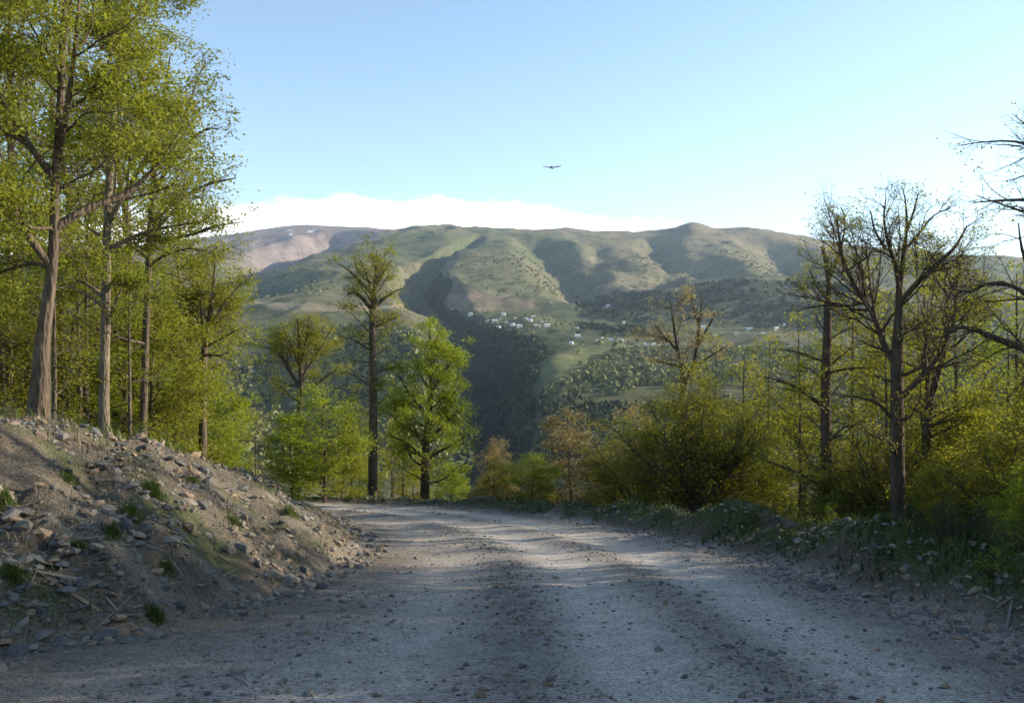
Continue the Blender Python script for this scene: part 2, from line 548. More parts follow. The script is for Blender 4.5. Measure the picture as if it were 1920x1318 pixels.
def ground_mat(name, kind):
    m, t, out = new_mat(name)
    at = N(t, 'ShaderNodeAttribute', attribute_name='Col')
    tc = N(t, 'ShaderNodeTexCoord')
    b = N(t, 'ShaderNodeBsdfPrincipled', Roughness=0.95)
    b.inputs['Specular IOR Level'].default_value = 0.12
    if kind == 'near':
        n1 = N(t, 'ShaderNodeTexNoise', Scale=26.0, Detail=6.0, Roughness=0.75)
        n2 = N(t, 'ShaderNodeTexNoise', Scale=3.1, Detail=5.0, Roughness=0.6)
        vo = N(t, 'ShaderNodeTexVoronoi', Scale=34.0)
        vo2 = N(t, 'ShaderNodeTexVoronoi', Scale=13.0)
        for n in (n1, n2, vo, vo2):
            t.links.new(tc.outputs['Object'], n.inputs['Vector'])
        a = mth(t, 'ADD', mth(t, 'MULTIPLY', n1.outputs[0], 0.9), mth(t, 'MULTIPLY', n2.outputs[0], 0.55))
        sc = N(t, 'ShaderNodeSeparateColor')
        t.links.new(vo.outputs['Color'], sc.inputs[0])
        a = mth(t, 'ADD', a, mth(t, 'MULTIPLY', sc.outputs[0], 0.30))
        vo3 = N(t, 'ShaderNodeTexVoronoi', Scale=75.0)
        t.links.new(tc.outputs['Object'], vo3.inputs['Vector'])
        sc3 = N(t, 'ShaderNodeSeparateColor')
        t.links.new(vo3.outputs['Color'], sc3.inputs[0])
        a = mth(t, 'ADD', a, mth(t, 'MULTIPLY', mth(t, 'SUBTRACT', sc3.outputs[0], 0.5), 0.55))
        a = mth(t, 'ADD', mth(t, 'MULTIPLY', mth(t, 'SUBTRACT', a, 0.9), 1.35), 1.0)
        bp = N(t, 'ShaderNodeBump', Strength=0.8, Distance=0.03)
        hgt = mth(t, 'SUBTRACT', n1.outputs[0], mth(t, 'MULTIPLY', vo.outputs['Distance'], 0.55))
        hgt = mth(t, 'SUBTRACT', hgt, mth(t, 'MULTIPLY', vo2.outputs['Distance'], 0.4))
        t.links.new(hgt, bp.inputs['Height'])
        t.links.new(bp.outputs[0], b.inputs['Normal'])
    else:
        n1 = N(t, 'ShaderNodeTexNoise', Scale=0.035, Detail=10.0, Roughness=0.8)
        n2 = N(t, 'ShaderNodeTexNoise', Scale=0.006, Detail=5.0, Roughness=0.6)
        for n in (n1, n2):
            t.links.new(tc.outputs['Object'], n.inputs['Vector'])
        a = mth(t, 'SUBTRACT', mth(t, 'ADD', mth(t, 'MULTIPLY', n1.outputs[0], 2.3), mth(t, 'MULTIPLY', n2.outputs[0], 0.9)), 0.6)
        bp = N(t, 'ShaderNodeBump', Strength=1.0, Distance=9.0)
        t.links.new(n1.outputs[0], bp.inputs['Height'])
        t.links.new(bp.outputs[0], b.inputs['Normal'])
    mx = N(t, 'ShaderNodeVectorMath', operation='SCALE')
    t.links.new(at.outputs['Color'], mx.inputs[0])
    t.links.new(a, mx.inputs['Scale'])
    t.links.new(mx.outputs[0], b.inputs['Base Color'])
    t.links.new(b.outputs[0], out.inputs[0])
    return m


M_NEAR = ground_mat('gravel_and_earth', 'near')
M_FAR = ground_mat('hillside_turf', 'far')


def stone_mat(name):
    m, t, out = new_mat(name)
    oi = N(t, 'ShaderNodeObjectInfo')
    at = N(t, 'ShaderNodeAttribute', attribute_name='tint')
    tc = N(t, 'ShaderNodeTexCoord')
    n1 = N(t, 'ShaderNodeTexNoise', Scale=7.0, Detail=6.0, Roughness=0.7)
    t.links.new(tc.outputs['Object'], n1.inputs['Vector'])
    cr = N(t, 'ShaderNodeValToRGB')
    e = cr.color_ramp.elements
    e[0].position = 0.0
    e[0].color = (0.10, 0.095, 0.09, 1)
    e[1].position = 1.0
    e[1].color = (0.30, 0.22, 0.14, 1)
    for p, c in ((0.3, (0.15, 0.142, 0.13, 1)), (0.55, (0.20, 0.18, 0.15, 1)), (0.72, (0.27, 0.235, 0.18, 1)), (0.88, (0.23, 0.16, 0.11, 1))):
        q = e.new(p)
        q.color = c
    f = mth(t, 'FRACT', mth(t, 'ADD', oi.outputs['Random'], at.outputs['Fac']))
    t.links.new(f, cr.inputs[0])
    mx = N(t, 'ShaderNodeVectorMath', operation='SCALE')
    t.links.new(cr.outputs[0], mx.inputs[0])
    t.links.new(mth(t, 'ADD', mth(t, 'MULTIPLY', n1.outputs[0], 1.1), 0.4), mx.inputs['Scale'])
    b = N(t, 'ShaderNodeBsdfPrincipled', Roughness=0.92)
    b.inputs['Specular IOR Level'].default_value = 0.15
    t.links.new(mx.outputs[0], b.inputs['Base Color'])
    bp = N(t, 'ShaderNodeBump', Strength=0.6, Distance=0.02)
    t.links.new(n1.outputs[0], bp.inputs['Height'])
    t.links.new(bp.outputs[0], b.inputs['Normal'])
    t.links.new(b.outputs[0], out.inputs[0])
    return m


M_STONE = stone_mat('slaty_stone')


def plain_mat(name, col, rough=0.8, nscale=2.0, var=0.3):
    m, t, out = new_mat(name)
    tc = N(t, 'ShaderNodeTexCoord')
    n1 = N(t, 'ShaderNodeTexNoise', Scale=nscale, Detail=4.0)
    t.links.new(tc.outputs['Object'], n1.inputs['Vector'])
    rgb = N(t, 'ShaderNodeRGB')
    rgb.outputs[0].default_value = (*col, 1)
    mx = N(t, 'ShaderNodeVectorMath', operation='SCALE')
    t.links.new(rgb.outputs[0], mx.inputs[0])
    t.links.new(mth(t, 'ADD', mth(t, 'MULTIPLY', n1.outputs[0], var), 1 - var / 2), mx.inputs['Scale'])
    b = N(t, 'ShaderNodeBsdfPrincipled', Roughness=rough)
    t.links.new(mx.outputs[0], b.inputs['Base Color'])
    t.links.new(b.outputs[0], out.inputs[0])
    return m


# ------------------------------------------------------------------ near ground: road, cut bank, berm, forest floor
xs = np.concatenate([-np.geomspace(13, 75, 46)[::-1], np.arange(-12.9, 12.95, 0.12), np.geomspace(13, 75, 46)])
ys = [-13.0]
while ys[-1] < 3:
    ys.append(ys[-1] + 0.5)
while ys[-1] < 96:
    ys.append(ys[-1] + max(0.07, 0.0135 * ys[-1]))
ys = np.array(ys)
GX, GY = np.meshgrid(xs, ys)
terms = near_terms(GX, GY)
DL, DR = terms
rr = np.hypot(GX, GY)
kk = sstep(48, 120, rr)
GZ = H_near(GX, GY, True, terms) * (1 - kk) + H_far(GX, GY) * kk

q = -DR
nz = fbm(GX * 0.9, GY * 0.6, 4, 51)
nz2 = fbm(GX * 3.1, GY * 3.1, 3, 53)
gravel = np.array([0.315, 0.274, 0.234])
fines = np.array([0.47, 0.42, 0.362])
loose = np.array([0.205, 0.184, 0.164])
dirt = np.array([0.150, 0.120, 0.085])
rock = np.array([0.140, 0.116, 0.086])
moss = np.array([0.070, 0.085, 0.030])
litter = np.array([0.125, 0.098, 0.055])
turf = np.array([0.085, 0.100, 0.028])


def mixc(c, target, k):
    return c * (1 - k[..., None]) + target * k[..., None]


C = np.broadcast_to(gravel, GX.shape + (3,)).copy()
wz = 0.14 * fbm(GX * 0.5, GY * 0.25, 3, 57)
trk = np.exp(-((q + wz - 3.35) / 0.50) ** 2) + np.exp(-((q + wz - 1.6) / 0.48) ** 2) + 0.45 * np.exp(-((q + wz - 5.4) / 0.6) ** 2)
C = mixc(C, fines, np.clip(trk * (1.15 + 0.35 * nz), 0, 1))
lo = np.exp(-((q + wz - 4.3) / 0.36) ** 2) + 0.8 * np.exp(-((q + wz - 2.48) / 0.26) ** 2) + 0.8 * np.exp(-((q + wz - 0.45) / 0.4) ** 2)
C = mixc(C, loose, np.clip(lo * (0.8 + 0.8 * nz2), 0, 1))
C = mixc(C, dirt, np.clip(sstep(-2.4, -0.2, DL + 0.8 * nz) * 0.85, 0, 1))
C = mixc(C, fines * np.array([1.0, 0.97, 0.9]), sstep(15, 19, GY) * sstep(34, 28, GY) * 0.4 * (nz2 > -0.1))  # warmer, paler stretch before the bend: sunlight put into the road colour
onb = sstep(-0.05, 0.35, DL)
Cb = mixc(np.broadcast_to(rock, C.shape), dirt * 0.85, sstep(-0.15, 0.35, nz))
Cb = mixc(Cb, np.array([0.075, 0.066, 0.054]), sstep(0.0, 0.5, fbm(GX * 2.3 + 1.7 * GY, GY * 1.2, 3, 64)) * 0.75)
Cb = mixc(Cb, np.array([0.23, 0.20, 0.155]), sstep(0.15, 0.5, fbm(GX * 1.7 + 9, GY * 1.9, 3, 66)) * 0.6)
Cb = mixc(Cb, moss, sstep(0.1, 0.45, fbm(GX * 1.3, GY * 1.3, 3, 61)) * 0.7)
wloc = np.interp(GY, [-14, 8, 12, 19, 24, 31], [4.4, 4.2, 4.0, 3.2, 2.6, 1.8])
Cb = mixc(Cb, litter, sstep(-0.5, 0.8, DL - wloc + 0.5 * nz))
Cb = mixc(Cb, turf, sstep(1.5, 4.0, DL - wloc + nz * 2) * 0.75)
C = mixc(C, Cb, onb)
onr = sstep(0.0, 0.5, DR + 0.25 * nz)
Cr = mixc(np.broadcast_to(rock * 0.8, C.shape), moss * 0.8, sstep(-0.2, 0.2, nz + 0.25) * sstep(0.35, 0.9, DR))
Cr = mixc(Cr, litter, sstep(2.0, 3.4, DR + nz))
Cr = mixc(Cr, turf, sstep(3.2, 5.5, DR + nz * 2) * 0.6)
C = mixc(C, Cr, onr)

ny, nx = GX.shape
ij = np.arange(ny * nx).reshape(ny, nx)
quads = np.stack([ij[:-1, :-1], ij[:-1, 1:], ij[1:, 1:], ij[1:, :-1]], -1).reshape(-1, 4)


def fc(A):
    return ((A[:-1, :-1] + A[:-1, 1:] + A[1:, 1:] + A[1:, :-1]) / 4).ravel()


fdl, fdr, fy = fc(DL), fc(DR), fc(GY)
is_road = (fdl < 0.02) & (fdr < 0.1)
is_bank = (~is_road) & (fdl >= 0.02) & (fdl < fc(wloc) + 0.8) & (fy < 35)
is_berm = (~is_road) & (~is_bank) & (fdr >= 0.1) & (fdr < 3.0)
is_floor = ~(is_road | is_bank | is_berm)
VV = np.stack([GX, GY, GZ], -1).reshape(-1, 3)
CC = C.reshape(-1, 3)
SETTING = {}
for nm, msk in (('road', is_road), ('embankment', is_bank), ('roadside_berm', is_berm), ('ground', is_floor)):
    fq = quads[msk]
    used, inv = np.unique(fq, return_inverse=True)
    me = mesh_np(nm, VV[used], [inv.reshape(-1, 4)], [M_NEAR], {'Col': CC[used]}, True)
    SETTING[nm] = tag(link(nm, me), kind='structure')

# ------------------------------------------------------------------ valley and mountains
az = np.concatenate([np.linspace(-112, -34, 60), np.linspace(-33.5, 33.5, 420), np.linspace(34, 112, 60)])
az = np.radians(az)
rad = np.concatenate([np.geomspace(66, 1000, 110), np.geomspace(1008, 8200, 300)])
AZ, RA = np.meshgrid(az, rad)
TX, TY = RA * np.sin(AZ), RA * np.cos(AZ)
TZ = np.empty(TX.shape)
for i in range(0, TX.shape[0], 60):
    TZ[i:i + 60] = H(TX[i:i + 60], TY[i:i + 60])
TZ -= 1.2 * sstep(112, 92, RA)


def in_poly(px, py, poly):
    inside = np.zeros(px.shape, bool)
    n = len(poly)
    for i in range(n):
        x1, y1 = poly[i]
        x2, y2 = poly[(i + 1) % n]
        c = ((y1 > py) != (y2 > py)) & (px < (x2 - x1) * (py - y1) / (y2 - y1 + 1e-9) + x1)
        inside ^= c
    return inside


def bearing(x, y, z):
    d, px, r = depth_col(x, y)
    return px, CY - (z - EYE) / np.maximum(d, 1) * F, d


# where woods stand on the far side, as outlines on the land (bearing, height, range of depth)
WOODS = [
    ([(778, 500), (850, 528), (828, 572), (880, 606), (960, 628), (1012, 640), (1024, 664), (1004, 716), (1000, 800), (980, 900), (860, 900), (868, 690), (846, 620), (800, 566)], 600, 2800),  # gorge wood: outline follows the shaded wall, so shade is in the colour too
    ([(1275, 545), (1330, 530), (1430, 526), (1580, 532), (1700, 560), (1700, 625), (1340, 614), (1290, 600)], 1700, 3000),
    ([(1080, 562), (1160, 548), (1280, 548), (1340, 560), (1340, 604), (1180, 606), (1080, 592)], 1900, 3000),
    ([(1085, 610), (1210, 612), (1210, 633), (1085, 630)], 1500, 2600),
    ([(1015, 735), (1060, 715), (1110, 680), (1140, 662), (1250, 655), (1450, 660), (1700, 650), (1920, 650), (1920, 900), (990, 900)], 380, 1700),
    ([(430, 640), (520, 600), (640, 590), (720, 600), (800, 640), (860, 700), (870, 900), (400, 900)], 250, 1500),
    ([(430, 700), (560, 690), (600, 760), (600, 900), (420, 900)], 200, 900),
]
PXT, PYT, DT = bearing(TX, TY, TZ)
n_a = fbm(TX / 420, TY / 420, 4, 81)
n_b = fbm(TX / 90, TY / 90, 5, 83, 0.65)
n_c = fbm(TX / 1500, TY / 1500, 3, 85)
grass = np.array([0.150, 0.142, 0.070])
green = np.array([0.105, 0.120, 0.050])
dry = np.array([0.240, 0.190, 0.120])
barren = np.array([0.25, 0.20, 0.175])
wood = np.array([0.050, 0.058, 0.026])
earth = np.array([0.36, 0.28, 0.18])
TC = np.broadcast_to(grass, TX.shape + (3,)).copy()
TC = mixc(TC, green, sstep(-0.25, 0.35, n_a + 0.3 * n_b))
TC = mixc(TC, dry, sstep(0.05, 0.5, n_c + 0.5 * n_b) * 0.65)
scrub = sstep(0.06, 0.34, n_b + 0.35 * n_a) * sstep(4200, 2600, DT)
TC = mixc(TC, wood * 1.3, scrub * 0.8)
TC = mixc(TC, barren, sstep(3700, 4500, DT) * sstep(760, 690, PXT))
TC = mixc(TC, np.array([0.62, 0.60, 0.58]), sstep(4600, 4900, DT) * sstep(760, 690, PXT) * sstep(0.46, 0.6, fbm(TX / 110 + TZ / 160, TY / 300, 3, 88)))
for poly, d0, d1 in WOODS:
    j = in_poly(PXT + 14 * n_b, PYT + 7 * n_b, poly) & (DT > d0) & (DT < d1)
    lit = d0 == 380               # near slope's open broadleaf wood: ground colour lightened so it looks sunlit
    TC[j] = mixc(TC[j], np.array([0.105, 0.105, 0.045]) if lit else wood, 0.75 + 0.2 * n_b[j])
jj = in_poly(PXT + 10 * n_b, PYT, [(1010, 640), (1075, 640), (1130, 662), (1110, 685), (1060, 715), (1015, 735), (1015, 690)]) & (DT < 2000)
TC[jj] = mixc(TC[jj], np.array([0.20, 0.20, 0.07]), 0.55 + 0.4 * np.clip(n_b[jj], -1, 1))
# cut of a track across the hill opposite, and bare rock on the spur
jj = in_poly(PXT, PYT + 2 * n_b, [(478, 566), (560, 570), (640, 571), (690, 574), (800, 572), (800, 579), (690, 583), (520, 583)]) & (DT < 2300) & (DT > 1300)
TC[jj] = mixc(TC[jj], earth, 0.45 + 0.9 * np.clip(n_b[jj] + 0.3, 0, 0.5))
jj = in_poly(PXT, PYT, [(735, 545), (775, 552), (850, 612), (850, 650), (800, 640), (735, 600)]) & (DT < 2000)
TC[jj] = mixc(TC[jj], np.array([0.34, 0.27, 0.17]), 0.35 + 0.6 * np.clip(n_b[jj] + 0.2, 0, 0.6))
jj = in_poly(PXT, PYT, [(838, 552), (900, 550), (990, 560), (1010, 575), (960, 582), (838, 585)]) & (DT > 1700)
TC[jj] = mixc(TC[jj], np.array([0.30, 0.21, 0.155]), 0.25 + 0.75 * np.clip(fbm(TX[jj] / 40, TY[jj] / 40, 2, 91) + 0.3, 0, 1))
ny, nx = TX.shape
ij = np.arange(ny * nx).reshape(ny, nx)
tq = np.stack([ij[:-1, :-1], ij[:-1, 1:], ij[1:, 1:], ij[1:, :-1]], -1).reshape(-1, 4)[:, ::-1]
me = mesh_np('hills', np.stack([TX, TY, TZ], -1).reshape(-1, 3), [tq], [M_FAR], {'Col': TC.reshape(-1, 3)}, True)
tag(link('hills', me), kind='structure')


# ------------------------------------------------------------------ trees
def unit(v):
    return v / np.maximum(np.linalg.norm(v, axis=-1, keepdims=True), 1e-9)


def tubes(P, R, sides, bump=0.0, rng=None):
    """P (B,n,3), R (B,n) -> verts, quads"""
    B, n, _ = P.shape
    T = np.empty_like(P)
    T[:, 1:-1] = P[:, 2:] - P[:, :-2]
    T[:, 0] = P[:, 1] - P[:, 0]
    T[:, -1] = P[:, -1] - P[:, -2]
    T = unit(T)
    mean = unit(P[:, -1] - P[:, 0])
    ref = np.where(np.abs(mean[:, 2:3]) < 0.8, np.array([[0, 0, 1.0]]), np.array([[1.0, 0.1, 0]]))
    U = unit(np.cross(T, ref[:, None, :]))
    W = np.cross(T, U)
    a = np.linspace(0, 2 * math.pi, sides, endpoint=False)
    rad_ = R[:, :, None] * np.ones(sides)
    if bump:
        lob = np.sum([np.sin(a * k + rng.uniform(0, 6.28)) * rng.uniform(0.3, 1.0) for k in (2, 3, 5)], axis=0)
        rad_ = rad_ * (1 + bump * (lob[None, None, :] * 0.5 + rng.normal(0, 0.5, rad_.shape)))
    V = P[:, :, None, :] + rad_[..., None] * (np.cos(a)[None, None, :, None] * U[:, :, None, :] + np.sin(a)[None, None, :, None] * W[:, :, None, :])
    idx = np.arange(B * n * sides).reshape(B, n, sides)
    nxt = np.roll(idx, -1, axis=2)
    Q = np.stack([idx[:, :-1], nxt[:, :-1], nxt[:, 1:], idx[:, 1:]], -1).reshape(-1, 4)
    return V.reshape(-1, 3), Q


def resample(P, R, n):
    P = np.asarray(P, float)
    R = np.asarray(R, float)
    s = np.concatenate([[0], np.cumsum(np.linalg.norm(np.diff(P, axis=0), axis=1))])
    # smooth by Catmull-Rom on arc length
    t = np.linspace(0, s[-1], n)
    i = np.clip(np.searchsorted(s, t, 'right') - 1, 0, len(s) - 2)
    f = ((t - s[i]) / np.maximum(s[i + 1] - s[i], 1e-9))[:, None]
    pe = np.vstack([2 * P[0] - P[1], P, 2 * P[-1] - P[-2]])
    out = cub(pe[i], pe[i + 1], pe[i + 2], pe[i + 3], f)
    return out, np.interp(t, s, R)


def grow(P, R, L, own, rng, per_m, tmin, ang, ratio, n, wander, up, flat, rmax, lmin=0.15, cmax=None, taper=0.15, lmax=9.0):
    """children of the branches P; own: the limb each belongs to"""
    B, m, _ = P.shape
    cnt = rng.poisson(np.clip(L * per_m, 0.6, cmax or 99))
    par = np.repeat(np.arange(B), cnt)
    if not len(par):
        return np.zeros((0, n, 3)), np.zeros((0, n)), np.zeros(0), np.zeros(0, int)
    t = tmin + (1 - tmin) * rng.random(len(par)) ** 0.9
    x = t * (m - 1)
    i = np.minimum(x.astype(int), m - 2)
    f = (x - i)[:, None]
    pos = P[par, i] * (1 - f) + P[par, i + 1] * f
    tan = unit(P[par, i + 1] - P[par, i])
    r0 = R[par, i] * (1 - f[:, 0]) + R[par, i + 1] * f[:, 0]
    side = unit(np.cross(tan, rng.normal(0, 1, tan.shape)))
    A = np.radians(rng.normal(ang, 11, len(par)))[:, None]
    d = tan * np.cos(A) + side * np.sin(A)
    d[:, 2] = d[:, 2] * flat + up
    d = unit(d)
    ln = np.clip(L[par] * ratio * (1.15 - 0.75 * t) * rng.uniform(0.6, 1.3, len(par)), lmin, lmax)
    Q = np.empty((len(par), n, 3))
    Q[:, 0] = pos
    step = (ln / (n - 1))[:, None]
    for k in range(1, n):
        d = d + rng.normal(0, wander, d.shape)
        d[:, 2] += up * 0.35
        d = unit(d)
        Q[:, k] = Q[:, k - 1] + d * step
    rb = np.minimum(r0 * 0.72, np.maximum(rmax * ln, 0.0022))
    RR = rb[:, None] * np.linspace(1, taper, n)[None, :]
    return Q, RR, ln, own[par]


def leaves(P, rng, per, size, spread, upb, t0=0.15, asp=0.55):
    B, n, _ = P.shape
    cnt = rng.poisson(per, B)
    par = np.repeat(np.arange(B), cnt)
    m = len(par)
    t = (t0 + (1 - t0) * rng.random(m)) * (n - 1)
    i = np.minimum(t.astype(int), n - 2)
    f = (t - i)[:, None]
    pos = P[par, i] * (1 - f) + P[par, i + 1] * f
    tan = unit(P[par, i + 1] - P[par, i])
    pos = pos + rng.normal(0, spread, pos.shape) * np.array([1, 1, 0.6])
    nor = rng.normal(0, 1, pos.shape)
    nor[:, 2] = np.abs(nor[:, 2]) + upb
    nor = unit(nor)
    ax = unit(np.cross(nor, rng.normal(0, 1, pos.shape) + 0.6 * tan))
    bx = np.cross(nor, ax)
    s = (size * rng.uniform(0.55, 1.25, m))[:, None]
    V = np.empty((m, 4, 3))
    V[:, 0] = pos
    V[:, 1] = pos + ax * s * 0.5 + bx * s * asp * 0.5 + nor * s * 0.10
    V[:, 2] = pos + ax * s
    V[:, 3] = pos + ax * s * 0.5 - bx * s * asp * 0.5 + nor * s * 0.10
    clump = np.clip(0.5 + 0.5 * np.sin(pos[:, 0] * 2.1 + 1.7 * np.sin(pos[:, 2] * 1.9)) * np.cos(pos[:, 1] * 2.3), 0, 1)
    tint = np.clip(0.55 * rng.random(m) + 0.45 * clump, 0, 1)
    gap = np.sin(pos[:, 0] * 4.3 + 2.0 * np.sin(pos[:, 1] * 2.7)) * np.cos(pos[:, 1] * 3.9 + 1.3 * np.sin(pos[:, 2] * 3.1)) + 0.7 * np.sin(pos[:, 2] * 5.7 + pos[:, 0] * 1.7)
    keep = rng.random(m) < np.clip(0.78 + 0.5 * gap, 0.12, 1)
    V, tint = V[keep], tint[keep]
    m = len(V)
    return V.reshape(-1, 3), np.arange(m * 4).reshape(m, 4), np.repeat(tint, 4)


class Tree:
    """skeleton of one tree, grown level by level, in metres about its own foot"""

    def __init__(self, seed):
        self.rng = np.random.default_rng(seed)
        self.lv = []          # (P, R, own, sides)
        self.limbP, self.limbR, self.limbOwn, self.limbL = [], [], [], []

    def trunk(self, P, R, n=26):
        p, r = resample(P, R, n)
        self.tP, self.tR = p, r
        return self

    def add_limb(self, P, R, n=12):
        p, r = resample(P, R, n)
        self.limbP.append(p)
        self.limbR.append(r)
        self.limbL.append(float(np.linalg.norm(np.diff(p, axis=0), axis=1).sum()))

    def auto_limbs(self, count, t0, t1, env, a0, a1, up=0.05, wander=0.13, thick=0.42, n=12, phase=None):
        rng = self.rng
        ph = rng.uniform(0, 6.28) if phase is None else phase
        top = self.tP[-1]
        for k in range(count):
            t = t0 + (t1 - t0) * (k + rng.uniform(0.1, 0.9)) / count
            x = t * (len(self.tP) - 1)
            i = min(int(x), len(self.tP) - 2)
            pos = self.tP[i] * (1 - (x - i)) + self.tP[i + 1] * (x - i)
            r0 = self.tR[i]
            ph += 2.4 + rng.normal(0, 0.35)
            A = math.radians(a0 + (a1 - a0) * (t - t0) / max(t1 - t0, 1e-6) + rng.normal(0, 7))
            d = np.array([math.sin(A) * math.cos(ph), math.sin(A) * math.sin(ph), math.cos(A)])
            L = float(np.interp(t, [e[0] for e in env], [e[1] for e in env])) * rng.uniform(0.75, 1.2)
            P = [pos]
            for s in range(n - 1):
                d = d + rng.normal(0, wander, 3)
                d[2] += up
                d = d / np.linalg.norm(d)
                P.append(P[-1] + d * L / (n - 1))
            rb = min(r0 * thick * rng.uniform(0.8, 1.2), 0.028 * L + 0.006)
            self.add_limb(np.array(P), np.linspace(1, 0.14, n) * rb, n)

    def branch(self, levels):
        """levels: list of dicts for grow()"""
        P = np.array(self.limbP)
        R = np.array(self.limbR)
        L = np.array(self.limbL)
        own = np.arange(len(P))
        self.limbs = (P, R)
        self.sub = []
        for kw in levels:
            P, R, L, own = grow(P, R, L, own, self.rng, **kw)
            self.sub.append((P, R, own))
        return self

    def build(self, name, label, cat, mats, leaf, loc, sides=14, rz=0.0, sc=1.0, split=True, bump=0.05, group=None, leaf_from=1):
        bark, lm = mats
        o = empty(name, loc, rz, sc)
        tag(o, label, cat, group)
        V, Q = tubes(self.tP[None], self.tR[None], sides, bump, self.rng)
        tv, tq_ = [V], [Q]
        nl = len(self.limbs[0])
        side_n = [4] + [3] * 6
        if split:
            link('trunk', mesh_np('trunk', V, [Q], [bark], None, True), o)
            for k in range(nl):
                vs_, qs_, off = [], [], 0
                v, q_ = tubes(self.limbs[0][k:k + 1], self.limbs[1][k:k + 1], 8, 0.04, self.rng)
                vs_.append(v)
                qs_.append(q_)
                off = len(v)
                for li, (P, R, own) in enumerate(self.sub):
                    m = own == k
                    if m.any():
                        v, q_ = tubes(P[m], R[m], side_n[min(li, 6)])
                        vs_.append(v)
                        qs_.append(q_ + off)
                        off += len(v)
                link('limb', mesh_np('limb', np.vstack(vs_), [np.vstack(qs_)], [bark], None, True), o)
        else:
            off = len(V)
            v, q_ = tubes(self.limbs[0], self.limbs[1], 5)
            tv.append(v)
            tq_.append(q_ + off)
            off += len(v)
            for li, (P, R, own) in enumerate(self.sub):
                if len(P):
                    v, q_ = tubes(P, R, 3)
                    tv.append(v)
                    tq_.append(q_ + off)
                    off += len(v)
            link('trunk', mesh_np('trunk', np.vstack(tv), [np.vstack(tq_)], [bark], None, True), o)
        vs_, qs_, ts_, off = [], [], [], 0
        for (P, R, own), kw in zip(self.sub[-len(leaf):], leaf):
            if len(P) and kw:
                v, q_, t_ = leaves(P, self.rng, **kw)
                vs_.append(v)
                qs_.append(q_ + off)
                ts_.append(t_)
                off += len(v)
        if vs_:
            cr = link('crown', mesh_np('crown', np.vstack(vs_), [np.vstack(qs_)], [lm], {'tint': np.concatenate(ts_)}), o)
            cr['kind'] = 'stuff'
        return o


def img(px, py, d):
    return np.array([(px - CX) / F * d, d, EYE + (CY - py) / F * d])


def hero(seed, name, label, cat, d, trunk, limbs, mats, auto=None, levels=None, leaf=None, sides=16, bump=0.06, n=30):
    """trunk, limbs: (photo column, row, width in photo pixels[, metres nearer or farther]) at depth d"""
    base = img(trunk[0][0], trunk[0][1], d)
    x0, y0 = base[0], base[1]
    gz = float(H(np.array([x0]), np.array([y0]))[0])
    foot = np.array([x0, y0, min(gz - 0.08, base[2])])
    T = Tree(seed)
    P = [img(a[0], a[1], d) + np.array([0, a[3] if len(a) > 3 else 0, 0]) - foot for a in trunk]
    R = [a[2] / F * d / 2 for a in trunk]
    if P[0][2] > 0.02:
        P.insert(0, np.array([P[0][0], P[0][1], 0.0]))
        R.insert(0, R[0] * 1.15)
    T.trunk(P, R, n)
    for lb in limbs:
        P = [img(a[0], a[1], d) + np.array([0, a[3] if len(a) > 3 else 0, 0]) - foot for a in lb]
        T.add_limb(P, [a[2] / F * d / 2 for a in lb], 12)
    for au in auto or ():
        T.auto_limbs(**au)
    T.branch(levels)
    return T.build(name, label, cat, mats, leaf, tuple(foot), sides=sides, bump=bump)


def LV(d2=1.7, d3=3.2, d4=4.5, a=45, flat=0.8, up=0.04, w=0.16, r2=0.55, l4=0.14, lm=3.0):
    return [dict(per_m=d2 * 2.2, tmin=0.15, ang=a, ratio=r2, n=7, wander=w, up=up, flat=flat, rmax=0.014, lmin=0.4, cmax=26, lmax=lm),
            dict(per_m=d3 * 1.9, tmin=0.12, ang=a, ratio=0.55, n=5, wander=w, up=up, flat=flat, rmax=0.0125, lmin=0.25, cmax=12, lmax=1.3),
            dict(per_m=d4 * 1.5, tmin=0.1, ang=a, ratio=0.6, n=3, wander=w, up=up, flat=flat, rmax=0.012, lmin=l4, cmax=7, lmax=0.6)]


OAK = (M_BARK, M_LEAF_OAK)
# --- big leaning oak at the top of the bank
hero(101, 'oak_tree', 'big oak with a thick crooked scarred trunk at the top of the stony bank', 'tree', 16.0,
     [(70, 812, 50), (72, 770, 38), (77, 700, 32), (80, 640, 27), (88, 580, 22), (96, 520, 19), (101, 440, 17), (104, 340, 15), (112, 220, 13), (118, 90, 14), (126, -60, 9), (130, -230, 4)],
     [[(96, 500, 16), (66, 440, 13, -.3), (30, 350, 9, -.6), (-10, 250, 5, -1.0), (-40, 150, 2, -1.2)],
      [(101, 430, 17), (150, 385, 14, .3), (205, 350, 11, .7), (260, 280, 7, 1.0), (300, 200, 3, 1.2)],
      [(90, 500, 10), (40, 490, 8, .4), (-20, 500, 5, .6), (-80, 520, 2, .8)],
      [(104, 340, 14), (60, 250, 11, -.5), (20, 140, 7, -.9), (0, 30, 3, -1.1)],
      [(108, 300, 13), (160, 200, 10, -.6), (190, 90, 7, -.9), (210, -40, 3, -1.1)]],
     OAK,
     [dict(count=15, t0=0.33, t1=0.97, env=[(0.4, 2.6), (0.7, 2.6), (1, 1.0)], a0=78, a1=40, up=0.03)],
     LV(1.8, 3.4, 4.6, flat=0.7), [dict(per=4, size=0.08, spread=0.09, upb=0.5), dict(per=19, size=0.08, spread=0.12, upb=0.5)], sides=20, bump=0.09, n=36)
